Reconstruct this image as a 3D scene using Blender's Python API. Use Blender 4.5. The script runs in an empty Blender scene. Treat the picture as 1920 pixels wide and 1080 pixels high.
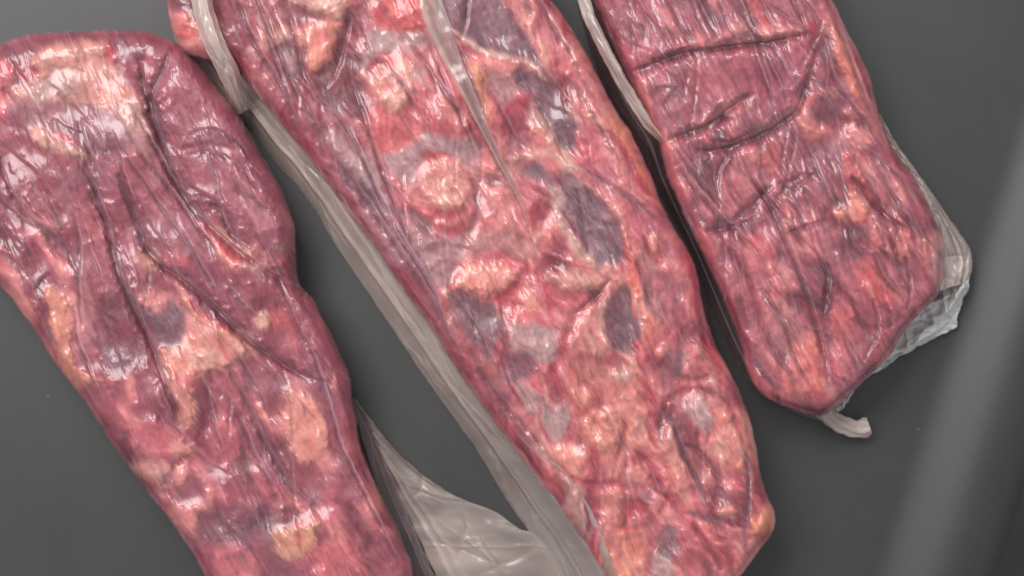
import bpy, math
import numpy as np

# ------------------------------------------------------------------ camera, world, lamps, exposure
S = 0.0003125            # metres on the worktop per photograph pixel (the frame is 0.60 m wide)
H = 0.90                 # camera height above the worktop
sc = bpy.context.scene
col = sc.collection
R = math.radians

cam_d = bpy.data.cameras.new('camera')
cam = bpy.data.objects.new('camera', cam_d); col.objects.link(cam)
cam.location = (0, 0, H)
cam_d.sensor_width = 36.0
cam_d.lens = 36.0 * H / (1920 * S)
cam_d.clip_start = 0.01; cam_d.clip_end = 50
cam_d.dof.use_dof = True
cam_d.dof.focus_distance = H - 0.045
cam_d.dof.aperture_fstop = 2.4
sc.camera = cam

w = bpy.data.worlds.new('World'); sc.world = w; w.use_nodes = True
bg = w.node_tree.nodes['Background']
bg.inputs[0].default_value = (0.96, 0.98, 1.0, 1); bg.inputs[1].default_value = 0.48

def lamp(name, loc, target, sx, sy, power, color=(1, 1, 1)):
    d = bpy.data.lights.new(name, 'AREA'); d.shape = 'RECTANGLE'
    d.size = sx; d.size_y = sy; d.energy = power; d.color = color
    o = bpy.data.objects.new(name, d); col.objects.link(o)
    from mathutils import Vector
    o.location = loc
    o.rotation_euler = (Vector(target) - Vector(loc)).to_track_quat('-Z', 'Y').to_euler()
    return o
lamp('ceiling_lamp', (-0.86, 1.0, 1.60), (0, 0, 0), 1.5, 0.8, 41, (1.0, 0.985, 0.97))
lamp('ceiling_lamp', (0.75, 0.95, 1.70), (0.1, 0, 0), 0.6, 0.6, 3.5, (0.98, 0.99, 1.0))
sc.view_settings.view_transform = 'Standard'; sc.view_settings.look = 'None'
sc.view_settings.gamma = 1.0; sc.view_settings.exposure = 0.0
sc.view_settings.use_curve_mapping = False
sc.cycles.use_denoising = True
sc.cycles.max_bounces = 8; sc.cycles.transparent_max_bounces = 12

# ------------------------------------------------------------------ helpers
def lin(c):
    c = np.asarray(c, float) / 255.0
    return np.where(c <= 0.04045, c / 12.92, ((c + 0.055) / 1.055) ** 2.4)

def W(px, py, z):
    """worktop position (m) of a point that the photograph shows at pixel (px,py) and that stands z metres high"""
    k = S * (H - z) / H
    return (px - 960.0) * k, (540.0 - py) * k

rng0 = np.random.RandomState(7)
PERM = rng0.permutation(4096).astype(np.int64)
GA = rng0.rand(4096) * 2 * math.pi
GX, GY = np.cos(GA), np.sin(GA)
def noise(x, y, seed=0):
    xi = np.floor(x).astype(np.int64); yi = np.floor(y).astype(np.int64)
    fx = x - xi; fy = y - yi
    u = fx * fx * fx * (fx * (fx * 6 - 15) + 10); v = fy * fy * fy * (fy * (fy * 6 - 15) + 10)
    def g(ix, iy, dx, dy):
        h = PERM[(PERM[(ix + seed * 131) & 4095] + iy + seed * 17) & 4095]
        return GX[h] * dx + GY[h] * dy
    a = g(xi, yi, fx, fy); b = g(xi + 1, yi, fx - 1, fy)
    c = g(xi, yi + 1, fx, fy - 1); d = g(xi + 1, yi + 1, fx - 1, fy - 1)
    return (a + (b - a) * u) * (1 - v) + (c + (d - c) * u) * v
def fbm(x, y, sc_, octv=4, seed=0, gain=0.5):
    r = 0; a = 1.0; t = 0; f = 1.0 / sc_
    for o in range(octv):
        r = r + a * noise(x * f + 19.7 * o, y * f - 7.3 * o, seed + o); t += a; a *= gain; f *= 2.03
    return r / t * 1.6
def ridged(x, y, sc_, octv=3, seed=0):
    r = 0; a = 1.0; t = 0; f = 1.0 / sc_
    for o in range(octv):
        r = r + a * (1 - np.abs(noise(x * f, y * f, seed + o)) * 2.4); t += a; a *= .5; f *= 2.1
    return np.clip(r / t, 0, 1)
def aniso(x, y, ang, along, across):
    """coordinates stretched along a direction (degrees, image axes, y down)"""
    c, s = math.cos(R(ang)), math.sin(R(ang))
    return (x * c + y * s) / along, (-x * s + y * c) / across
def sstep(a, b, x):
    t = np.clip((x - a) / (b - a), 0, 1); return t * t * (3 - 2 * t)

def catmull(pts, closed=False, per=6):
    P = np.asarray(pts, float); n = len(P); out = []
    rngi = range(n if closed else n - 1)
    for i in rngi:
        if closed: p0, p1, p2, p3 = P[(i - 1) % n], P[i], P[(i + 1) % n], P[(i + 2) % n]
        else: p0, p1, p2, p3 = P[max(i - 1, 0)], P[i], P[i + 1], P[min(i + 2, n - 1)]
        for k in range(per):
            t = k / per
            out.append(0.5 * ((2 * p1) + (-p0 + p2) * t + (2 * p0 - 5 * p1 + 4 * p2 - p3) * t * t + (-p0 + 3 * p1 - 3 * p2 + p3) * t ** 3))
    if not closed: out.append(P[-1])
    return np.array(out)
def resample(P, n):
    P = np.asarray(P, float); d = np.r_[0, np.cumsum(np.linalg.norm(np.diff(P[:, :2], axis=0), axis=1))]
    t = np.linspace(0, d[-1], n)
    return np.stack([np.interp(t, d, P[:, k]) for k in range(P.shape[1])], 1)

def poly_sd(x, y, poly):
    """signed distance to a closed polygon, positive inside"""
    P = np.asarray(poly, float); Q = np.roll(P, -1, 0)
    best = np.full(x.shape, 1e18); ins = np.zeros(x.shape, bool)
    for (ax, ay), (bx, by) in zip(P, Q):
        ex, ey = bx - ax, by - ay; wx, wy = x - ax, y - ay
        t = np.clip((wx * ex + wy * ey) / (ex * ex + ey * ey + 1e-12), 0, 1)
        dx, dy = wx - ex * t, wy - ey * t
        best = np.minimum(best, dx * dx + dy * dy)
        cr = ((ay > y) != (by > y)) & (x < (bx - ax) * (y - ay) / (by - ay + 1e-12) + ax)
        ins ^= cr
    d = np.sqrt(best); return np.where(ins, d, -d)
def line_sd(x, y, pts):
    """distance, signed side distance and parameter (0..1) along an open polyline"""
    P = np.asarray(pts, float); L = np.linalg.norm(np.diff(P, axis=0), axis=1); tot = L.sum(); acc = 0
    best = np.full(x.shape, 1e18); side = np.zeros(x.shape); par = np.zeros(x.shape)
    for i in range(len(P) - 1):
        ax, ay = P[i]; ex, ey = P[i + 1] - P[i]; wx, wy = x - ax, y - ay
        t = np.clip((wx * ex + wy * ey) / (ex * ex + ey * ey + 1e-12), 0, 1)
        dx, dy = wx - ex * t, wy - ey * t; d2 = dx * dx + dy * dy
        m = d2 < best
        best = np.where(m, d2, best); side = np.where(m, np.sign(ex * wy - ey * wx), side)
        par = np.where(m, (acc + t * L[i]) / tot, par); acc += L[i]
    d = np.sqrt(best); return d, d * side, par
def blur(Z, M, sig):
    """gaussian blur of grid Z inside mask M"""
    ny, nx = Z.shape; p = int(3 * sig) + 2
    fy = np.fft.fftfreq(ny + 2 * p)[:, None]; fx = np.fft.rfftfreq(nx + 2 * p)[None]
    G = np.exp(-2 * (math.pi * sig) ** 2 * (fx * fx + fy * fy))
    f = lambda A: np.fft.irfft2(np.fft.rfft2(np.pad(A, p)) * G, s=(ny + 2 * p, nx + 2 * p))[p:p + ny, p:p + nx]
    return f(np.where(M, Z, 0)) / np.maximum(f(M.astype(float)), 1e-4)

def tag(o, label=None, cat=None, group=None, kind=None):
    for k, v in (('label', label), ('category', cat), ('group', group), ('kind', kind)):
        if v: o[k] = v
    return o
def mesh_obj(name, verts, faces, mat, parent=None, attrs=None, normals=None):
    me = bpy.data.meshes.new(name)
    faces = np.asarray(faces, np.int32); nv, nf = len(verts), len(faces); k = faces.shape[1]
    me.vertices.add(nv); me.vertices.foreach_set('co', np.asarray(verts, np.float32).ravel())
    me.loops.add(nf * k); me.loops.foreach_set('vertex_index', faces.ravel())
    me.polygons.add(nf); me.polygons.foreach_set('loop_start', np.arange(nf, dtype=np.int32) * k)
    me.update(calc_edges=True)
    me.polygons.foreach_set('use_smooth', np.ones(nf, bool))
    for an, A in (attrs or {}).items():
        A = np.asarray(A, np.float32)
        if A.ndim == 2:
            at = me.attributes.new(an, 'FLOAT_COLOR', 'POINT')
            at.data.foreach_set('color', np.c_[A, np.ones(nv)].astype(np.float32).ravel())
        else:
            at = me.attributes.new(an, 'FLOAT', 'POINT'); at.data.foreach_set('value', A)
    me.validate()
    if normals is not None:
        me.normals_split_custom_set_from_vertices(np.asarray(normals, np.float32))
    me.materials.append(mat)
    o = bpy.data.objects.new(name, me); col.objects.link(o)
    if parent: o.parent = parent
    return o

# ------------------------------------------------------------------ materials
def new_mat(name):
    m = bpy.data.materials.new(name); m.use_nodes = True
    nt = m.node_tree; nt.nodes.clear()
    out = nt.nodes.new('ShaderNodeOutputMaterial')
    return m, nt, out
def node(nt, typ, **kw):
    n = nt.nodes.new(typ)
    for k, v in kw.items():
        if k.startswith('i_'): n.inputs[k[2:].replace('_', ' ')].default_value = v
        else: setattr(n, k, v)
    return n
def meat_material(name, rough):
    m, nt, out = new_mat(name)
    p = node(nt, 'ShaderNodeBsdfPrincipled')
    a = node(nt, 'ShaderNodeAttribute', attribute_name='tissue')
    tc = node(nt, 'ShaderNodeTexCoord')
    n1 = node(nt, 'ShaderNodeTexNoise', i_Scale=420.0, i_Detail=4.0)
    hsv = node(nt, 'ShaderNodeHueSaturation'); mr = node(nt, 'ShaderNodeMapRange')
    mr.inputs['To Min'].default_value = 0.95; mr.inputs['To Max'].default_value = 1.05
    bp = node(nt, 'ShaderNodeBump', i_Strength=0.12, i_Distance=0.0005)
    L = nt.links.new
    L(tc.outputs['Object'], n1.inputs['Vector']); L(n1.outputs['Fac'], mr.inputs['Value'])
    L(mr.outputs['Result'], hsv.inputs['Value']); L(a.outputs['Color'], hsv.inputs['Color'])
    L(hsv.outputs['Color'], p.inputs['Base Color']); L(n1.outputs['Fac'], bp.inputs['Height'])
    L(bp.outputs['Normal'], p.inputs['Normal'])
    p.inputs['Roughness'].default_value = rough
    p.inputs['Specular IOR Level'].default_value = 0.25
    L(p.outputs['BSDF'], out.inputs['Surface'])
    return m
def film_material(name, tint, milk_col, rough, spec=1.0, base_milk=0.0, bump=0.25):
    """thin vacuum-bag film: clear, with a cloudy share read from the mesh where it is bunched or doubled"""
    m, nt, out = new_mat(name); L = nt.links.new
    tr = node(nt, 'ShaderNodeBsdfTransparent'); tr.inputs[0].default_value = (*tint, 1)
    df = node(nt, 'ShaderNodeBsdfDiffuse'); df.inputs[0].default_value = (*milk_col, 1)
    gl = node(nt, 'ShaderNodeBsdfGlossy'); gl.inputs['Roughness'].default_value = rough
    gl.inputs['Color'].default_value = (1, 1, 1, 1)
    a = node(nt, 'ShaderNodeAttribute', attribute_name='milk')
    ad = node(nt, 'ShaderNodeMath', operation='ADD', use_clamp=True); ad.inputs[1].default_value = base_milk
    L(a.outputs['Fac'], ad.inputs[0])
    m1 = node(nt, 'ShaderNodeMixShader'); L(ad.outputs[0], m1.inputs[0]); L(tr.outputs[0], m1.inputs[1]); L(df.outputs[0], m1.inputs[2])
    fr = node(nt, 'ShaderNodeFresnel'); fr.inputs['IOR'].default_value = 1.5
    mu = node(nt, 'ShaderNodeMath', operation='MULTIPLY', use_clamp=True); mu.inputs[1].default_value = spec
    tc = node(nt, 'ShaderNodeTexCoord'); n1 = node(nt, 'ShaderNodeTexNoise', i_Scale=260.0, i_Detail=3.0)
    bp = node(nt, 'ShaderNodeBump', i_Strength=bump, i_Distance=0.0008)
    L(tc.outputs['Object'], n1.inputs['Vector']); L(n1.outputs['Fac'], bp.inputs['Height'])
    L(bp.outputs['Normal'], gl.inputs['Normal']); L(bp.outputs['Normal'], fr.inputs['Normal'])
    L(fr.outputs[0], mu.inputs[0])
    mn = node(nt, 'ShaderNodeMath', operation='MINIMUM'); mn.inputs[1].default_value = 0.22; L(mu.outputs[0], mn.inputs[0])
    m2 = node(nt, 'ShaderNodeMixShader'); L(mn.outputs[0], m2.inputs[0]); L(m1.outputs[0], m2.inputs[1]); L(gl.outputs[0], m2.inputs[2])
    L(m2.outputs[0], out.inputs['Surface'])
    return m
M_meat = meat_material('raw_meat', 0.5)
M_film = film_material('vacuum_film', (1, 1, 1), lin((208, 170, 182)), 0.26, 1.2, bump=0.03)
M_flap = film_material('doubled_film', (0.93, 0.90, 0.89), lin((208, 188, 180)), 0.20, 1.0, bump=0.06)
M_clear = film_material('clear_film_margin', (0.72, 0.58, 0.60), lin((168, 150, 154)), 0.2, 1.0, bump=0.06)

def worktop_material():
    m, nt, out = new_mat('grey_worktop'); L = nt.links.new
    p = node(nt, 'ShaderNodeBsdfPrincipled')
    tc = node(nt, 'ShaderNodeTexCoord')
    n1 = node(nt, 'ShaderNodeTexNoise', i_Scale=1100.0, i_Detail=3.0)
    n2 = node(nt, 'ShaderNodeTexNoise', i_Scale=9.0, i_Detail=6.0)
    cr = node(nt, 'ShaderNodeValToRGB')
    cr.color_ramp.elements[0].color = (0.020, 0.0193, 0.0190, 1); cr.color_ramp.elements[1].color = (0.041, 0.0395, 0.0388, 1)
    cr.color_ramp.elements[0].position = 0.3; cr.color_ramp.elements[1].position = 0.7
    mx = node(nt, 'ShaderNodeMix', data_type='FLOAT'); mx.inputs[0].default_value = 0.45
    L(tc.outputs['Object'], n1.inputs['Vector']); L(tc.outputs['Object'], n2.inputs['Vector'])
    L(n1.outputs['Fac'], mx.inputs[2]); L(n2.outputs['Fac'], mx.inputs[3])
    L(mx.outputs[0], cr.inputs[0])
    n3 = node(nt, 'ShaderNodeTexNoise', i_Scale=24.0, i_Detail=5.0, i_Distortion=1.2); L(tc.outputs['Object'], n3.inputs['Vector'])
    sm = node(nt, 'ShaderNodeMapRange'); sm.inputs['From Min'].default_value = 0.56; sm.inputs['From Max'].default_value = 0.66; sm.inputs['To Max'].default_value = 0.22
    L(n3.outputs['Fac'], sm.inputs['Value'])
    mc = node(nt, 'ShaderNodeMix', data_type='RGBA'); mc.inputs['B'].default_value = (0.020, 0.020, 0.020, 1)
    L(sm.outputs[0], mc.inputs['Factor']); L(cr.outputs[0], mc.inputs['A'])
    n4 = node(nt, 'ShaderNodeTexVoronoi', i_Scale=38.0); L(tc.outputs['Object'], n4.inputs['Vector'])
    sp = node(nt, 'ShaderNodeMath', operation='LESS_THAN'); sp.inputs[1].default_value = 0.028; L(n4.outputs['Distance'], sp.inputs[0])
    sq = node(nt, 'ShaderNodeMath', operation='MULTIPLY'); sq.inputs[1].default_value = 0.5; L(sp.outputs[0], sq.inputs[0])
    md = node(nt, 'ShaderNodeMix', data_type='RGBA'); md.inputs['B'].default_value = (0.16, 0.155, 0.15, 1)
    L(sq.outputs[0], md.inputs['Factor']); L(mc.outputs['Result'], md.inputs['A']); L(md.outputs['Result'], p.inputs['Base Color'])
    bp = node(nt, 'ShaderNodeBump', i_Strength=0.08, i_Distance=0.0004); L(n1.outputs['Fac'], bp.inputs['Height'])
    L(bp.outputs['Normal'], p.inputs['Normal'])
    rr = node(nt, 'ShaderNodeMapRange'); rr.inputs['To Min'].default_value = 0.48; rr.inputs['To Max'].default_value = 0.60
    L(n2.outputs['Fac'], rr.inputs['Value']); L(rr.outputs[0], p.inputs['Roughness'])
    p.inputs['Specular IOR Level'].default_value = 0.75
    L(p.outputs[0], out.inputs[0]); return m
M_top = worktop_material()

def floor_material():
    m, nt, out = new_mat('dark_floor'); L = nt.links.new
    p = node(nt, 'ShaderNodeBsdfPrincipled'); p.inputs['Roughness'].default_value = 0.8; p.inputs['Specular IOR Level'].default_value = 0.1
    n1 = node(nt, 'ShaderNodeTexNoise', i_Scale=30.0, i_Detail=4.0); cr = node(nt, 'ShaderNodeValToRGB')
    cr.color_ramp.elements[0].color = (0.08, 0.08, 0.08, 1); cr.color_ramp.elements[1].color = (0.12, 0.118, 0.115, 1)
    L(n1.outputs[0], cr.inputs[0]); L(cr.outputs[0], p.inputs['Base Color']); L(p.outputs[0], out.inputs[0]); return m

# ------------------------------------------------------------------ worktop with its rounded rim on the right
def build_worktop():
    # the rim runs along the line through these two pixels
    a = np.array(W(1772, 1080, 0)); b = np.array(W(1957, 500, 0))
    d = (b - a) / np.linalg.norm(b - a); nrm = np.array([d[1], -d[0]])        # nrm points right, off the worktop
    prof = [(-1.6, 0)] + [(-0.10 + 0.001 * i, 0) for i in range(0)]
    for s in np.linspace(-0.042, 0.0, 26):
        prof.append((s, 0.0135 * (0.5 + 0.5 * math.cos(math.pi * s / 0.042))))
    for t in np.linspace(0.08, 1.0, 20):
        prof.append((0.040 * math.sin(t * math.pi / 2), 0.0135 - 0.060 * (1 - math.cos(t * math.pi / 2))))
    prof.append((0.0405, -0.25))
    vs, fs = [], []
    ts = [-1.5, -0.3, 0.0, 0.3, 0.6, 1.5]
    for s, z in prof:
        for t in ts:
            p = a + d * t + nrm * s; vs.append((p[0], p[1], z))
    n = len(ts)
    for i in range(len(prof) - 1):
        for j in range(n - 1):
            fs.append((i * n + j, (i + 1) * n + j, (i + 1) * n + j + 1, i * n + j + 1))
    o = mesh_obj('worktop', vs, fs, M_top)
    tag(o, kind='structure')
    g = 3.0
    tag(mesh_obj('floor', [(-g, -g, -0.85), (g, -g, -0.85), (g, g, -0.85), (-g, g, -0.85)], [(0, 1, 2, 3)], floor_material()), kind='structure')
build_worktop()

# ------------------------------------------------------------------ tissue colours (sRGB as seen)
K = dict(lean=(152, 60, 77), leand=(112, 40, 57), leanp=(166, 80, 97), plum=(124, 86, 98), plumd=(100, 58, 74),
         fat=(230, 144, 138), fatr=(216, 110, 116), cream=(226, 174, 156), orange=(234, 152, 136), red=(194, 46, 68),
         redd=(140, 34, 52), silver=(178, 150, 148), mauve=(162, 112, 120), pink=(212, 114, 122), white=(212, 186, 176),
         beige=(176, 152, 142))
def ell(cx, cy, rx, ry, ang=0, n=18):
    t = np.linspace(0, 2 * math.pi, n, endpoint=False); c, s = math.cos(R(ang)), math.sin(R(ang))
    return [(cx + rx * math.cos(u) * c - ry * math.sin(u) * s, cy + rx * math.cos(u) * s + ry * math.sin(u) * c) for u in t]

GRAIN = 62            # direction of the fibres and of the film's pull (degrees, image axes)

def build_pack(root, outline, T, zmid, Rr, ramp, paint, wrinkles, nrand, seed, extra=None, step=2.1, film_amp=1.0,
               grain=GRAIN, marble=(46, 0.55), pull=1.0, lumps=1.0, nfold=1.0, swirl=0.6, draw=4, remarb=0.28, contrast=1.1, fib=1.0, crease_shade=0.4, seam=48, crk=1.0, dark=1.0, milk0=0.055):
    out = catmull(outline, True, 4)
    x0, y0 = out.min(0) - 8; x1, y1 = out.max(0) + 8
    xs = np.arange(x0, x1, step); ys = np.arange(y0, y1, step)
    X, Y = np.meshgrid(xs, ys); sd = poly_sd(X.ravel(), Y.ravel(), out).reshape(X.shape)
    sd = sd + 3.0 * fbm(X, Y, 46, 3, seed + 201) - 0.5
    gy, gx = np.gradient(sd, step); gl = np.hypot(gx, gy) + 1e-9; gx /= gl; gy /= gl
    keep = sd > -step * 1.05
    snap = keep & (sd < step * 0.25)
    X = np.where(snap, X - gx * sd, X); Y = np.where(snap, Y - gy * sd, Y); sdc = np.where(snap, 0, np.maximum(sd, 0))
    idx = -np.ones(X.shape, np.int64); idx[keep] = np.arange(keep.sum())
    x = X[keep]; y = Y[keep]; s = sdc[keep]
    rs = np.random.RandomState(seed)
    # ---- colour
    wx = fbm(x, y, 80, 3, seed + 11); wy = fbm(x, y, 80, 3, seed + 21)
    wx2 = fbm(x, y, 26, 3, seed + 31); wy2 = fbm(x, y, 26, 3, seed + 41)
    fx, fy = x + 40 * wx + 20 * wx2, y + 40 * wy + 20 * wy2          # the flow the tissue follows
    u, v = aniso(fx, fy, grain, 2.3, 0.95)
    nb = fbm(u, v, marble[0], 4, seed + 3, 0.52) * 1.75
    stops = np.linspace(-0.55, 0.6, len(ramp)); RC = np.array([lin(K[c]) for c in ramp])
    C = np.stack([np.interp(nb, stops, RC[:, k]) for k in range(3)], 1)
    # the tissue's flow: colours are drawn out along it
    ang = np.radians(grain + swirl * (95 * fbm(x, y, 150, 2, seed + 211) + 75 * fbm(x, y, 52, 2, seed + 221)))
    AX = np.zeros(X.shape); AY = np.zeros(X.shape); AX[keep] = np.cos(ang); AY[keep] = np.sin(ang)
    I0, J0 = np.nonzero(keep); MG = keep.astype(float); paths = []
    for sgn in (1, -1):
        fi = I0.astype(float); fj = J0.astype(float); ii, jj = I0, J0
        for k in range(14):
            fj = fj + sgn * AX[ii, jj]; fi = fi + sgn * AY[ii, jj]
            ii = np.clip(np.rint(fi).astype(int), 0, X.shape[0] - 1); jj = np.clip(np.rint(fj).astype(int), 0, X.shape[1] - 1)
            paths.append((k + 1, (ii * X.shape[1] + jj).astype(np.int32)))
    def draw_out(A, n_, taper=True):
        G = np.zeros((X.size, A.shape[1])); G[keep.ravel()] = A; mg = MG.ravel(); acc = A.copy(); ws = np.ones(len(x))
        for k, q in paths:
            if k <= n_:
                wk = ((1 - k / (n_ + 1.0)) if taper else 1.0) * mg[q]; acc = acc + G[q] * wk[:, None]; ws = ws + wk
        return acc / ws[:, None]
    # marbling: dark streaks, red seams, flecks of fat
    u2, v2 = aniso(x + 9 * wx2, y + 9 * wy2, grain + 12, 26, 11); f2 = fbm(u2, v2, 1.0, 3, seed + 61, 0.6)
    u3, v3 = aniso(x + 22 * wx2 + 16 * wx, y + 22 * wy2 + 16 * wy, grain + 3, 64, 12); st = fbm(u3, v3, 1.0, 3, seed + 151, 0.55)
    dk = sstep(0.10, 0.42, st) * (0.30 + 0.55 * marble[1]) * dark
    capil = sstep(0.66, 0.86, ridged(fx, fy, seam, 2, seed + 81)) * marble[1]
    fleck = sstep(0.20, 0.42, fbm(fx, fy, 30, 3, seed + 91)) * marble[1]
    def marbling(C, k):
        m = k * dk[:, None]; C = C * (1 - m) + (C * 0.30 + lin((128, 36, 54)) * 0.55) * m
        m = k * 0.85 * capil[:, None]; C = C * (1 - m) + lin((164, 34, 54)) * m
        m = k * 0.7 * fleck[:, None]; return C * (1 - m) + lin(K['fat']) * m
    C = draw_out(marbling(C, 1.0), 10)
    dz = np.zeros(len(x)); part = np.zeros(len(x), np.int32); names = ['lean_meat']
    def local(pts, pad):
        P = np.asarray(pts, float); a = P.min(0) - pad; b = P.max(0) + pad
        return np.nonzero((x > a[0]) & (x < b[0]) & (y > a[1]) & (y < b[1]))[0]
    for L in paint:
        if L[0] == 'P':                       # a patch of tissue: points, colour, softness, opacity, relief(mm), part
            _, pts, c, soft, op, rel, pn = (L + (None,) * 7)[:7]
            soft = soft * 0.6; P = catmull(pts, True, 3); i = local(P, 28 + soft)
            if not len(i): continue
            d = poly_sd(x[i] + 10 * wx[i] + 12 * wx2[i], y[i] + 10 * wy[i] + 12 * wy2[i], P)
            uu, vv = aniso(x[i], y[i], grain, 11, 3.2)
            d = d + 5 * noise(uu, vv, seed + 77) * 2
            m = sstep(-soft, soft, d) * op
            m = m * (1 - 0.28 * sstep(0.12, 0.5, fbm(uu * 0.5, vv * 0.55, 1.0, 3, seed + 78)))
            cc = lin(K[c] if isinstance(c, str) else c)
            C[i] = C[i] * (1 - m[:, None]) + cc * m[:, None]
            if rel: dz[i] += rel * 0.001 * sstep(-soft * 1.5, soft * 2.5, d)
            if pn:
                part[i] = np.where(d > 0, len(names), part[i]); names.append(pn)
        else:                                 # a streak: points, half width, colour, opacity, relief(mm)
            _, pts, wd, c, op, rel = (L + (None,) * 6)[:6]
            P = catmull(pts, False, 4); i = local(P, wd * 3 + 14)
            if not len(i): continue
            d, _, t = line_sd(x[i] + 5 * wx[i] + 4 * wx2[i], y[i] + 5 * wy[i] + 4 * wy2[i], P)
            ww = wd * (0.35 + 0.65 * np.sin(math.pi * np.clip(t, 0.02, 0.98)) ** 0.5) * (1 + 0.7 * noise(x[i] / 14, y[i] / 14, seed + 5))
            m = (1 - sstep(ww * 0.4, ww * 1.35, d)) * op
            if c: C[i] = C[i] * (1 - m[:, None]) + lin(K[c] if isinstance(c, str) else c) * m[:, None]
            if rel: dz[i] += rel * 0.001 * np.exp(-(d / (ww + 1)) ** 2)
    C = draw_out(marbling(C, remarb), draw)
    G1 = np.zeros(X.shape); f1 = draw_out(rs.normal(0, 1, (len(x), 1)), 14, False)[:, 0] * 2.6
    G1[keep] = f1; f1 = blur(G1, keep, 0.9)[keep] * 1.5
    fm = draw_out(fbm(x, y, 9, 2, seed + 231)[:, None], 14, False)[:, 0] * 3.0
    C = C * np.clip(1 + fib * (0.12 * f1 + 0.22 * fm + 0.20 * f2), 0.35, 1.7)[:, None]
    lum = C @ np.array([0.35, 0.45, 0.2]); G1[keep] = lum; m_ = blur(G1, keep, 22)[keep]    # tissue borders a little more distinct
    C = C * np.clip((m_ + contrast * (lum - m_)) / np.maximum(lum, 1e-3), 0.45, 1.6)[:, None]
    sat = 1 + 0.1 * (contrast - 1); gr = (C @ np.array([0.35, 0.45, 0.2]))[:, None]; C = gr + sat * (C - gr)
    C = np.clip(C, 0.012, 0.85)
    lum = C @ np.array([0.3, 0.5, 0.2]); G1[keep] = lum; lumd = lum - blur(G1, keep, 16)[keep]; G1[keep] = lumd; lumd = blur(G1, keep, 2.5)[keep]
    C = np.clip(C, 0.008, 0.9)
    # ---- relief of the meat
    prof = np.sqrt(np.clip(1 - (1 - np.minimum(s / Rr, 1)) ** 2, 0, 1))
    z = zmid + (T - zmid) * prof
    edge = sstep(0, 30, s)
    big = fbm(x, y, 190, 2, seed + 7) * 0.006 * sstep(0, 120, s)
    lum_n = fbm(x + 16 * wx, y + 16 * wy, 44, 3, seed + 8) * 0.0019 * lumps
    u, v = aniso(x + 14 * wx + 4 * wx2, y + 14 * wy + 4 * wy2, grain, 150, 24); pl = fbm(u, v, 1.0, 2, seed + 161)
    pl = 0.5 * pl + 0.7 * (0.25 - np.abs(fbm(u * 1.3, v * 1.1, 1.0, 2, seed + 171)))
    pz = sstep(-0.35, 0.3, fbm(x, y, 160, 2, seed + 181)); lum_n = lum_n + pull * 0.0034 * pl * pz
    lum_n = lum_n + fbm(x + 9 * wx2, y + 9 * wy2, 20, 2, seed + 9) * 0.0009 * marble[1]
    sm = f2 * 0.0002 + f1 * 0.00008 + fm * 0.0002 + np.clip(lumd, -0.2, 0.2) * 0.009 * marble[1] / 0.5
    z = z + big + (lum_n + sm + dz) * edge
    Zg = np.zeros(X.shape); Zg[keep] = z
    env = blur(Zg, keep, 4.0)[keep]
    # ---- the film: bridges hollows, carries pulled folds
    fz = np.maximum(env + 0.0006, z + 0.0002)
    milk = np.full(len(x), milk0)
    def fold(P, wd, h, mk, deep=0.55):
        i = local(P, wd * 5 + 6)
        if not len(i): return
        d, sg, t = line_sd(x[i] + 2.5 * wx2[i], y[i] + 2.5 * wy2[i], P)
        tp = np.clip(np.sin(math.pi * np.clip(t, 0, 1)), 0, 1) ** 0.6
        e = edge[i]
        wd = wd * (1.35 if deep > 0.6 else 1.2)
        lip = 0.5 * (1 - np.tanh(sg / 2.2)); low = 1 - lip
        r = lip * np.exp(-np.abs(sg) / (2.0 * wd)); g = low * np.exp(-np.abs(sg) / (1.5 * wd))
        fz[i] += h * 0.0013 * tp * e * (r - deep * g)
        z[i] -= h * 0.0013 * (deep + 0.25) * tp * e * g
        # dark shade of the crease painted into the tissue colour, cloudy film on its lip
        shm = (0.75 if deep > 0.6 else crease_shade if deep > 0.4 else 0.12) * tp * e * low * np.exp(-((sg - 1.0 * wd) / (1.0 * wd)) ** 2)
        C[i] = C[i] * (1 - shm[:, None]) + lin((104, 36, 53)) * shm[:, None]
        milk[i] = np.maximum(milk[i], np.minimum(0.6, mk * 0.85) * tp * np.exp(-((sg + 1.2) / (0.5 * wd)) ** 2))
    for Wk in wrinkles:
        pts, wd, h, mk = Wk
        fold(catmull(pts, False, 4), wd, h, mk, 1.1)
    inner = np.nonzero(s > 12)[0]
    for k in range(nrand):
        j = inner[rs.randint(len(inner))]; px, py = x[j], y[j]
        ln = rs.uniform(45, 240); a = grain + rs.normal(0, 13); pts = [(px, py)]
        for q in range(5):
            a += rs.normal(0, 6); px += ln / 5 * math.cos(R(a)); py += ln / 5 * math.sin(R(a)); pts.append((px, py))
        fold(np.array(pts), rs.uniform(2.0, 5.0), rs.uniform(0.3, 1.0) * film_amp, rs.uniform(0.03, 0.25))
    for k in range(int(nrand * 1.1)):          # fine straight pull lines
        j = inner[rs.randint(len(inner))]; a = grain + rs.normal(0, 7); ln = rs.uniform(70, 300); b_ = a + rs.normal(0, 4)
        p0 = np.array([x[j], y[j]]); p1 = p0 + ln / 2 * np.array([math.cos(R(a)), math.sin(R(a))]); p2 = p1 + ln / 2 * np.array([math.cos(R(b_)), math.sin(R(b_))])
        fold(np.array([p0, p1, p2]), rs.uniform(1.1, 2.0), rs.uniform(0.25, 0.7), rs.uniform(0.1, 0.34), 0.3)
    # crinkles: short dashes along the pull, patchy
    u, v = aniso(x + 4 * wx2, y + 4 * wy2, grain + 6, 26, 6.0)
    cr = fbm(u, v, 1.0, 3, seed + 101, 0.55)
    patch = 0.12 + 0.88 * sstep(-0.15, 0.45, fbm(x, y, 75, 2, seed + 111))
    u, v = aniso(x + 6 * wx2, y + 6 * wy2, grain - 25, 30, 13)
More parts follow.
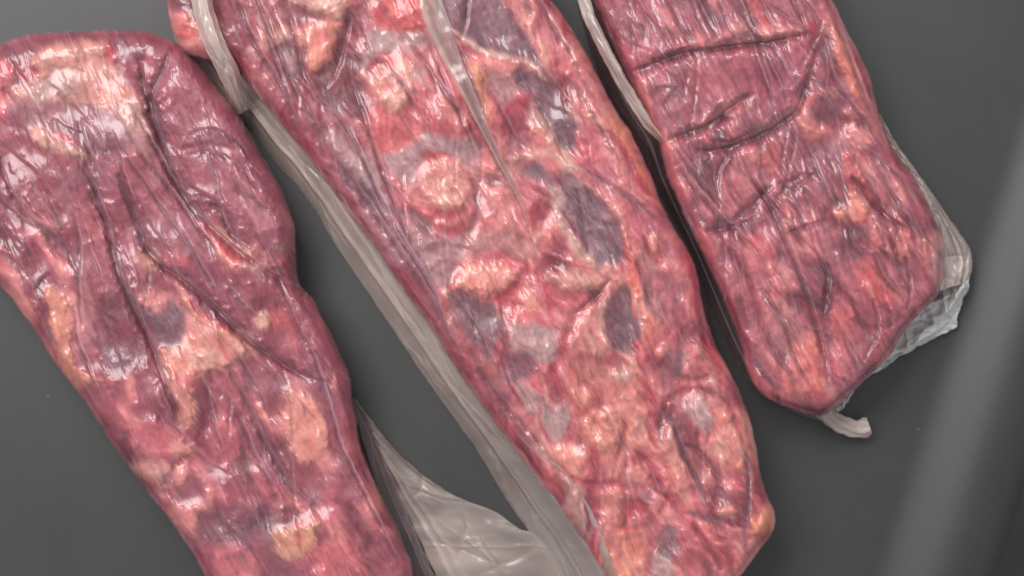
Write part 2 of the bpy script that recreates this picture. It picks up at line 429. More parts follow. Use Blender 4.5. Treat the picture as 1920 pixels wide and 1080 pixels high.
    cr2 = fbm(u, v, 1.0, 2, seed + 121)
    fz = fz + edge * film_amp * (crk * 0.00030 * cr * patch + 0.00010 * cr2)
    milk = milk + 0.10 * crk * patch * sstep(0.15, 0.7, cr)
    u, v = aniso(x + 5 * wx2, y + 5 * wy2, grain, 110, 11); ln_ = fbm(u, v, 1.0, 3, seed + 131, 0.55)
    u, v = aniso(x, y, grain, 3, 1); zone = sstep(-0.2, 0.4, fbm(u, v, 60, 2, seed + 141))
    veil = sstep(0.0, 0.5, fbm(x + 20 * wx2, y + 20 * wy2, 95, 3, seed + 191))
    milk = milk + 0.24 * zone * sstep(0.15, 0.8, ln_) + 0.07 * veil; fz = fz + edge * film_amp * 0.0007 * zone * ln_
    u, v = aniso(x + 3 * wx2, y + 3 * wy2, grain + 4, 130, 16); cl = 1 - np.abs(fbm(u, v, 1.0, 2, seed + 241)) * 2.6
    cl = sstep(0.72, 1.0, cl) * zone; fz = fz + edge * film_amp * 0.00055 * cl; milk = milk + 0.14 * cl
    fz = np.maximum(fz, z + 0.0002)
    # ---- meshes
    a = idx[:-1, :-1]; b = idx[:-1, 1:]; c = idx[1:, 1:]; d = idx[1:, :-1]
    ok = (a >= 0) & (b >= 0) & (c >= 0) & (d >= 0)
    F = np.stack([a[ok], d[ok], c[ok], b[ok]], 1)
    def place(zz, grow=0.0):
        gxx = gx[keep]; gyy = gy[keep]; px = x - gxx * grow * (s < 4); py = y - gyy * grow * (s < 4)
        wxx, wyy = W(px, py, zz); return np.stack([wxx, wyy, zz], 1)
    def skirt(V, F, inset):
        e = np.concatenate([F[:, [0, 1]], F[:, [1, 2]], F[:, [2, 3]], F[:, [3, 0]]])
        key = np.sort(e, 1); key = key[:, 0] * 10000000 + key[:, 1]
        _, first, cnt = np.unique(key, return_index=True, return_counts=True)
        be = e[first[cnt == 1]]; bv = np.unique(be); m = {int(q): i for i, q in enumerate(bv)}
        nx = gx[keep][bv]; ny = -gy[keep][bv]
        rings = []; base = len(V); Vs = [V]; src = [np.arange(len(V))]
        for t in (0.3, 0.6, 0.85, 1.0):
            q = V[bv].copy(); k = inset * (1 - math.sqrt(max(0, 1 - t * t)))
            q[:, 0] += nx * k; q[:, 1] += ny * k; q[:, 2] = V[bv][:, 2] * (1 - t) + 0.0006 * t
            Vs.append(q); src.append(bv)
        Fs = [F]; i0 = np.array([m[int(q)] for q in be[:, 0]]); i1 = np.array([m[int(q)] for q in be[:, 1]])
        p0, p1 = be[:, 0], be[:, 1]
        for r_ in range(4):
            q0 = base + r_ * len(bv) + i0; q1 = base + r_ * len(bv) + i1
            Fs.append(np.stack([p1, p0, q0, q1], 1)); p0, p1 = q0, q1
        return np.concatenate(Vs), np.concatenate(Fs), np.concatenate(src)
    V = place(z); V2, F2, src = skirt(V, F, 0.008)
    # shared vertex normals, so that patches that meet shade as one skin
    n = np.zeros_like(V2)
    fn = np.cross(V2[F2[:, 2]] - V2[F2[:, 0]], V2[F2[:, 3]] - V2[F2[:, 1]])
    for k in range(4): 
        for ax in range(3): n[:, ax] += np.bincount(F2[:, k], fn[:, ax], len(V2))
    n /= np.linalg.norm(n, axis=1)[:, None] + 1e-12
    fp = part[src][F2].max(1)
    for pid, pn in enumerate(names):
        f = F2[fp == pid]
        if len(f) < 30: continue
        us, inv = np.unique(f, return_inverse=True)
        mesh_obj(pn, V2[us], inv.reshape(-1, 4), M_meat, root, {'tissue': C[src][us]}, n[us])
    V = place(fz, 1.6); V2, F2, src = skirt(V, F, 0.007)
    mesh_obj('plastic_film', V2, F2, M_film, root, {'milk': milk[src]})
    Fz = np.zeros(X.shape); Fz[keep] = fz; Fz = np.maximum(Fz, blur(Fz, keep, 6.0) * keep)
    def over(pts, mm):                        # the same points, mm above the film
        r = []
        for px, py in pts:
            j = int(round((px - x0) / step)); i = int(round((py - y0) / step))
            r.append((px, py, Fz[min(max(i, 0), Fz.shape[0] - 1), min(max(j, 0), Fz.shape[1] - 1)] * 1000 + mm))
        return r
    return over

def sheet(name, left, right, mat, parent, nu, nv, milk, seed, bulge=0.0, rip=0.0008, ridges=(), grain_len=5.0, milkvar=0.35, ncre=40, ragged=2.0):
    """a thin film margin between two edges; each edge is a list of (px, py, height in mm)"""
    A = resample(catmull(left, False, 6), nu); B = resample(catmull(right, False, 6), nu)
    t = np.linspace(0, 1, nv)[None, :, None]
    P = A[:, None] * (1 - t) + B[:, None] * t
    tt = np.broadcast_to(t[..., 0], (nu, nv)); uu = np.broadcast_to(np.linspace(0, 1, nu)[:, None], (nu, nv))
    px, py = P[..., 0].copy(), P[..., 1].copy(); z = P[..., 2] * 0.001 + bulge * 0.001 * np.sin(math.pi * tt)
    L = np.linalg.norm(np.diff(A[:, :2], axis=0), axis=1).sum(); Wd = np.linalg.norm(B - A, axis=1).mean()
    a, b = uu * L, tt * Wd
    nz2 = fbm(a, b, 55, 2, seed + 9)
    z = z + rip * 0.8 * nz2
    rs = np.random.RandomState(seed); crm = np.zeros((nu, nv))
    for k in range(ncre):                     # sharp creases, mostly along the margin
        th = rs.normal(0, 0.16 if grain_len > 2.5 else 0.6); a0 = rs.uniform(0, L); b0 = rs.uniform(0.05, 0.95) * Wd
        q = -(a - a0) * math.sin(th) + (b - b0) * math.cos(th) + 5 * fbm(a, b, 40, 2, seed + k)
        al = (a - a0) * math.cos(th) + (b - b0) * math.sin(th); ln = rs.uniform(25, 120)
        pr = np.exp(-np.abs(q) / rs.uniform(2.0, 5.0)) * np.exp(-(al / ln) ** 2)
        z = z + rip * rs.uniform(0.3, 1.0) * pr * rs.choice([-1, 1]); crm = np.maximum(crm, pr)
    mk = np.zeros((nu, nv)) + (np.interp(np.linspace(0, 1, nu), np.linspace(0, 1, len(milk)), milk)[:, None] if hasattr(milk, '__len__') else milk)
    for (t0, t1, wd, h, m) in ridges:        # folds running along the margin
        c = t0 + (t1 - t0) * uu + 0.03 * noise(a / 60, a * 0 + seed)
        r = np.exp(-((tt - c) / wd) ** 2); z = z + h * 0.001 * r; mk = mk + m * r
    mk = np.clip(mk * (1 + milkvar * fbm(a, b, 70, 3, seed + 13)) + 0.14 * crm ** 2, 0, 1)
    ej = ragged * fbm(a, b * 0, 26, 3, seed + 5)          # uneven cut edges
    px += ej * (np.abs(tt - .5) * 2) ** 4; py += 0.7 * ragged * fbm(a + 300, b * 0, 22, 3, seed + 6) * tt ** 4; z = np.maximum(z, 0.0009)
    wx, wy = W(px, py, z)
    V = np.stack([wx, wy, z], -1).reshape(-1, 3)
    I = np.arange(nu * nv).reshape(nu, nv)
    F = np.stack([I[:-1, :-1], I[:-1, 1:], I[1:, 1:], I[1:, :-1]], -1).reshape(-1, 4)
    return mesh_obj(name, V, F, mat, parent, {'milk': mk.ravel()})

def empty(name, px, py):
    o = bpy.data.objects.new(name, None); col.objects.link(o); o.empty_display_size = 0.05
    return o

# ------------------------------------------------------------------ left pack
left = empty('vacuum_packed_beef', 330, 560)
tag(left, 'purplish red vacuum-packed beef cut with smooth rounded end, leftmost on the worktop', 'packed meat', 'beef cuts sealed in clear film on the worktop')
L_out = [(-130,230),(-80,130),(0,83),(60,65),(130,60),(200,57),(262,57),(300,68),(335,85),(365,110),(395,150),(430,195),(460,240),
 (490,295),(520,345),(541,395),(551,430),(552,480),(560,530),(585,560),(600,590),(615,620),(637,665),(655,710),(658,745),(668,790),
 (672,830),(690,880),(712,930),(735,975),(755,1020),(772,1070),(775,1130),(740,1190),(640,1220),(530,1210),(440,1160),(400,1105),
 (375,1060),(330,990),(295,945),(245,880),(200,815),(165,760),(110,690),(65,620),(30,570),(0,535),(-60,470),(-110,380),(-135,300)]
L_paint = [
 ('P', [(-100,230),(60,220),(200,260),(330,330),(420,450),(540,520),(480,560),(400,520),(330,470),(250,450),(180,420),(60,400),(-100,400)], (156,70,86), 26, .8),
 ('P', [(200,380),(330,440),(420,520),(500,600),(580,680),(560,710),(470,650),(380,560),(280,480)], (152,66,82), 20, .7),
 # dark lean edge behind the fat cap, broad smooth lobes
 ('P', [(-120,120),(0,90),(130,68),(270,60),(330,90),(250,110),(190,85),(80,95),(20,130),(-60,180)], 'leand', 12, .6),
 ('P', [(300,110),(350,110),(400,170),(450,240),(500,320),(530,390),(540,440),(500,470),(440,420),(390,380),(350,340),(310,240),(295,180)], 'leanp', 14, .85),
 ('P', [(340,130),(400,190),(430,250),(400,290),(350,280),(330,200)], (172,96,110), 22, .6),
 ('P', [(40,190),(200,195),(250,260),(180,280),(90,250),(40,230)], 'mauve', 16, .7),
 # fat cap at the end
 ('P', [(83,90),(155,77),(192,84),(200,104),(222,132),(240,157),(252,175),(268,229),(280,262),(240,245),(205,210),(178,197),(111,195),(55,197),(26,195),(30,165),(72,135),(52,123)], (218,154,138), 14, .88, 1.2, 'fat_patch'),
 ('P', [(183,150),(215,140),(238,165),(240,200),(215,205),(190,185)], (222,148,132), 9, .8, .8),
 ('P', [(70,160),(110,140),(150,160),(120,185),(60,190)], 'silver', 12, .55),
 ('P', [(205,205),(250,190),(275,250),(290,300),(262,290),(230,250)], 'silver', 12, .45),
 ('S', [(85,115),(110,132),(135,128),(160,140)], 3, 'mauve', .6, -.5), ('S', [(40,175),(75,155),(100,140)], 3, 'mauve', .6, -.5),
 ('S', [(150,95),(170,103),(190,106)], 2.5, 'mauve', .5, -.4), ('S', [(185,130),(186,160),(184,185)], 3, 'fatr', .6, -.4),
 ('P', [(-40,110),(12,115),(20,140),(5,160),(-40,160)], 'fatr', 7, .8, .5, 'fat_patch'), ('P', [(-40,178),(10,178),(22,200),(0,212),(-40,210)], 'fatr', 7, .8, .6, 'fat_patch'),
 ('S', [(-10,110),(20,128),(45,140),(72,130)], 8, 'red', .75, -.4), ('S', [(0,172),(15,175),(28,180)], 5, 'redd', .7),
 ('P', ell(205,96,11,9), 'red', 5, .85),
 # small strip of fat under the cap
 ('P', [(57,235),(85,243),(125,258),(150,280),(172,300),(150,302),(115,288),(80,275),(62,258)], 'cream', 5, .9, 1.0, 'fat_patch'),
 ('P', ell(118,262,24,10,22), 'red', 7, .75),
 # streak in the big lobe
 ('P', [(372,418),(405,425),(440,452),(478,474),(505,486),(512,502),(498,512),(462,503),(430,497),(408,474),(388,446)], 'orange', 5, .9, .8, 'fat_patch'),
 ('S', [(378,425),(412,455),(445,482),(480,488),(510,498)], 9, 'red', .9), ('S', [(440,492),(475,500),(505,500)], 4, 'cream', .8),
 ('P', ell(517,462,8,9), 'cream', 4, .8, .6, 'fat_patch'), ('S', [(500,500),(515,515),(508,525)], 6, 'red', .7),
 ('P', [(255,478),(275,468),(296,478),(296,500),(268,506)], (206,134,116), 7, .8, .8, 'fat_patch'), ('P', ell(325,490,24,13,20), 'fatr', 8, .8, .6, 'fat_patch'),
 ('P', [(20,395),(60,410),(100,430),(140,480),(130,490),(90,450),(40,420)], 'mauve', 8, .6), ('P', [(-20,490),(30,492),(40,505),(0,505)], 'fatr', 6, .7),
 # strip of fat on the left side
 ('P', [(85,545),(115,540),(132,590),(134,660),(152,692),(180,712),(214,717),(180,724),(143,721),(121,702),(104,665),(94,603)], (220,142,118), 5, .95, 1.2, 'fat_patch'),
 ('P', [(140,545),(165,530),(182,590),(172,650),(150,660),(142,600)], (190,124,124), 10, .7),
 ('P', [(188,560),(240,540),(262,600),(255,700),(210,700),(180,640)], 'leand', 14, .5), ('P', [(195,640),(240,650),(235,700),(200,690)], 'plum', 12, .6),
 ('P', [(268,570),(320,562),(350,600),(340,640),(305,655),(280,620)], 'plum', 8, .9), ('P', [(255,548),(300,545),(315,572),(275,578)], 'fat', 7, .75),
 ('P', ell(227,548,12,14), 'red', 7, .7),
 # central fat
 ('P', [(296,659),(327,650),(352,637),(358,600),(335,562),(372,585),(407,612),(445,622),(470,655),(424,687),(393,700),(368,715),(365,756),(360,800),(338,800),(321,742),(308,692)], (224,146,130), 6, .95, 1.4, 'fat_patch'),
 ('P', [(355,665),(400,660),(430,668),(400,690),(360,695)], 'cream', 8, .7), ('P', [(440,630),(470,640),(480,665),(450,662)], 'cream', 8, .6),
 ('P', ell(360,708,14,8), 'fatr', 6, .7), ('S', [(330,660),(345,672),(365,668)], 3, 'fatr', .7), ('S', [(310,690),(330,705),(345,735)], 3, 'fatr', .6),
 ('S', [(350,560),(385,600),(430,622),(470,660)], 5, 'red', .6), ('S', [(408,630),(418,655),(428,675)], 6, 'red', .6),
 ('S', [(395,700),(390,760),(372,830),(352,862),(328,876),(310,908)], 8, 'redd', .85, -1.0), ('S', [(322,742),(330,790),(338,815)], 6, 'redd', .7, -.8),
 ('P', [(474,594),(499,584),(512,604),(500,619),(480,614)], 'cream', 5, .95, .8, 'fat_patch'), ('P', [(505,586),(540,577),(555,596),(553,618),(515,618)], (206,96,92), 7, .85, .6, 'fat_patch'),
 ('P', [(455,690),(520,680),(560,720),(520,760),(470,740)], 'lean', 14, .6), ('P', [(490,510),(540,540),(570,580),(600,640),(620,700),(580,690),(540,640),(500,560)], 'lean', 14, .5),
 ('P', ell(626,722,8,15), 'fat', 4, .85, .8, 'fat_patch'), ('P', ell(645,690,10,22,-10), 'leanp', 8, .7),
 ('P', [(538,737),(560,730),(582,748),(596,762),(604,792),(614,816),(611,844),(598,864),(559,868),(545,836),(533,794)], 'orange', 6, .97, 1.2, 'fat_patch'),
 ('S', [(560,745),(575,770),(590,790)], 2.5, 'leanp', .6, -.3), ('S', [(570,760),(572,790)], 2, 'plum', .6), ('P', ell(588,838,10,8), 'fatr', 5, .7),
 ('P', [(620,740),(660,790),(668,860),(690,920),(660,930),(630,860),(612,800)], 'leanp', 14, .7),
 ('P', [(400,700),(450,700),(480,760),(500,830),(480,850),(440,800),(410,760)], 'lean', 12, .55),
 # lower marbled end
 ('P', [(235,800),(300,790),(345,815),(350,850),(310,860),(260,850)], 'fatr', 10, .65, .8, 'fat_patch'), ('P', [(330,828),(362,828),(365,848),(345,862),(325,850)], (224,150,136), 5, .9, .8, 'fat_patch'),
 ('P', [(330,875),(356,868),(360,892),(344,910),(318,918),(312,912),(330,898)], 'fat', 5, .9, 1.0, 'fat_patch'), ('P', [(245,868),(300,866),(322,885),(300,905),(268,900)], (212,150,134), 7, .85, .7, 'fat_patch'),
 ('P', ell(306,936,9,11), 'fat', 4, .8, .6, 'fat_patch'), ('P', [(320,952),(378,932),(410,914),(395,950),(378,972),(367,1000),(333,988)], 'fat', 7, .9, 1.0, 'fat_patch'),
 ('P', [(400,790),(440,790),(450,850),(420,870),(390,840)], 'pink', 10, .7, .6, 'fat_patch'), ('P', [(470,860),(490,850),(500,910),(480,930)], 'fatr', 8, .6),
 ('P', [(375,960),(430,950),(520,945),(560,960),(540,985),(470,1010),(400,1020),(372,1000)], 'plumd', 12, .6), ('P', ell(548,968,22,16), 'redd', 9, .85, -.8),
 ('P', [(503,1005),(530,985),(560,990),(592,975),(598,1010),(575,1040),(545,1050),(520,1035)], (226,160,132), 8, .9, 1.0, 'fat_patch'), ('S', [(552,980),(558,1005),(560,1025)], 6, 'red', .7),
 ('P', [(400,1035),(460,1025),(490,1060),(480,1110),(420,1110)], 'pink', 12, .7, .6, 'fat_patch'), ('P', [(590,1030),(640,1020),(680,1050),(690,1110),(610,1110)], 'fatr', 12, .75, .6, 'fat_patch'),
 ('P', [(700,1000),(740,990),(765,1060),(740,1120),(700,1080)], 'leanp', 10, .7), ('P', ell(722,995,14,10,40), 'fat', 5, .7, .4, 'fat_patch'),
 ('P', [(590,920),(620,910),(640,960),(620,990),(600,970)], 'fatr', 8, .5), ('S', [(600,890),(640,895),(665,890)], 6, 'redd', .7, -.6),
 ('P', ell(480,1000,60,20,-10), 'plum', 14, .35),
 ('P', [(300,110),(350,110),(400,170),(450,240),(500,320),(530,390),(540,440),(500,470),(440,420),(390,380),(350,340),(310,240),(295,180)], (166,86,100), 20, .7, 3.0),
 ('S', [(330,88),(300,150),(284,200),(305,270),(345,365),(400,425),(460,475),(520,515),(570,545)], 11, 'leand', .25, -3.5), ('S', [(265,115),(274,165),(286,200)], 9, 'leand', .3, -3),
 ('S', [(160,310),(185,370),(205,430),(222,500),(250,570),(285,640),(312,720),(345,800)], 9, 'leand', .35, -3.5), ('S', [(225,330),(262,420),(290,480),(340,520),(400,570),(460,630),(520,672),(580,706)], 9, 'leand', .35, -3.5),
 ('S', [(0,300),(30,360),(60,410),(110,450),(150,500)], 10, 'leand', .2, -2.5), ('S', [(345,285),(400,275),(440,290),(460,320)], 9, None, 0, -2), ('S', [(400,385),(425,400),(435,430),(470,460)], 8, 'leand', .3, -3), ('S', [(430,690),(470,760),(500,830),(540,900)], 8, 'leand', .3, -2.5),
]
L_wr = [
 ([(322,85),(305,140),(286,190),(300,250),(320,300),(350,368),(395,420),(450,470),(510,512),(565,545)], 5, 2.2, .35),
 ([(265,115),(272,160),(284,195)], 5, 1.6, .15), ([(150,222),(162,262),(178,300),(192,338)], 4, 1.4, .5), ([(152,225),(180,262),(200,280),(198,250)], 4, 1.2, .4),
 ([(205,235),(245,300),(300,380),(345,450),(385,520)], 3.2, 1.2, .4), ([(222,215),(270,290),(320,350),(370,420),(430,500)], 3.5, 1.3, .35),
 ([(245,190),(290,270),(330,340),(380,400)], 3.5, 1.2, .35), ([(0,295),(20,350),(55,405),(110,445),(148,495)], 4, 1.5, .4), ([(-20,340),(20,390),(70,430)], 3.5, 1.2, .35),
 ([(140,400),(152,450),(150,530),(158,620)], 3.5, 1.2, .4), ([(160,310),(185,370),(205,430),(222,500),(250,570),(285,640),(312,720),(345,800)], 5, 2.2, .35),
 ([(170,330),(200,400),(212,440)], 3.5, 1.2, .4), ([(218,450),(240,530),(268,600),(300,690)], 3.2, 1.0, .35),
 ([(225,330),(262,420),(290,480),(340,520),(400,570),(460,630),(520,672),(580,706),(630,716)], 5, 2.2, .3), ([(330,410),(365,470),(400,530),(430,570)], 3.2, 1.0, .4),
 ([(420,520),(450,560),(490,600)], 3, .9, .35), ([(525,520),(545,570),(560,610),(590,665),(615,740),(645,840),(690,930),(740,1030),(775,1085)], 3.2, 1.2, .45),
 ([(430,690),(465,750),(495,820),(535,890),(560,940)], 4, 1.4, .35), ([(440,650),(480,720),(500,760)], 3, 1., .35), ([(450,770),(480,850),(520,920)], 4, 1.2, .4),
 ([(390,720),(400,780),(420,840)], 3, .9, .35), ([(130,720),(160,760),(190,800)], 3, .9, .5), ([(145,700),(175,750),(200,780)], 3, .8, .4), ([(90,590),(100,640),(125,690)], 3, .8, .3),
 ([(140,570),(150,640),(170,690),(190,740)], 3, .9, .5), ([(350,250),(400,240),(440,260),(480,300)], 4, 1.0, .15), ([(350,290),(390,280),(430,295),(455,320)], 4, 1.0, .2),
 ([(340,320),(360,350),(410,380),(430,430),(470,460),(505,490)], 4, 1.5, .3), ([(440,320),(455,360),(480,372)], 3.5, 1., .25), ([(455,310),(480,345),(505,352)], 3.5, .9, .15),
 ([(460,300),(490,328),(518,335)], 3.5, .9, .12), ([(470,350),(490,385),(520,392)], 3.5, .9, .12), ([(600,500),(570,560),(600,600)], 3, .8, .2),
 ([(0,470),(30,490),(55,520)], 5, 1.4, .2), ([(60,545),(80,520),(95,510)], 4, 1.2, .4), ([(215,260),(240,340),(262,400)], 3, 1., .35), ([(100,220),(130,240),(160,250)], 4, .8, .1),
]
over_left = build_pack(left, L_out, 0.037, 0.020, 36, ['leand','lean','lean','leanp','leanp','lean','pink','fat'], L_paint, L_wr, 95, 11, film_amp=0.9, marble=(58,.28), pull=1.1, swirl=.3, dark=.6, fib=.7, crk=.45, lumps=1.0)

sheet('film_margin', [(655,735,14),(685,840,12),(715,930,12),(765,1050,12),(800,1140,12)], [(662,745,8),(700,805,3),(738,900,3),(780,1000,3),(820,1090,3),(850,1150,3)],
      M_clear, left, 160, 24, .10, 21, 2.0, .0010, [(.55,.55,.06,1.2,.2),(.95,.95,.06,.5,.35)], 6.0, .3, 6)
o = sheet('film_tail', [(664,748,2),(690,805,2.5),(728,885,2.5),(765,965,2.5),(800,1040,2.5),(840,1130,2.5)],
      [(666,746,2),(722,822,2),(780,880,2),(850,928,2),(925,958,2),(975,992,3),(1000,1000,4),(1040,1040,4),(1080,1130,4)], M_flap, left, 200, 60, (.30,.36,.44,.5), 23, 3.0, .0026,
      [(.1,.12,.03,1.5,.2),(.25,.2,.04,1.2,.1)], 1.6, .5, 16)
o['label'] = 'cloudy beige film tail spread over the worktop'

# ------------------------------------------------------------------ middle pack
mid = empty('vacuum_packed_beef', 880, 540)
tag(mid, 'longest vacuum-packed beef cut, heavily marbled salmon and red, in the middle of the three', 'packed meat', 'beef cuts sealed in clear film on the worktop')
M_out = [(330,-110),(314,-40),(315,10),(320,45),(345,95),(385,110),(428,120),(480,175),(537,242),(590,312),(640,378),(695,453),(745,527),(800,602),(862,698),(912,770),(972,850),
 (1028,922),(1085,1000),(1120,1060),(1145,1110),(1180,1160),(1250,1170),(1340,1125),(1392,1075),(1420,1037),(1446,1002),(1452,965),(1441,935),(1427,890),(1416,830),
 (1405,780),(1388,740),(1365,690),(1340,645),(1325,600),(1313,555),(1308,520),(1295,480),(1265,430),(1240,385),(1225,340),(1200,285),(1180,245),(1150,200),
 (1115,130),(1080,65),(1035,0),(990,-80),(920,-140),(780,-170),(560,-175),(400,-160)]
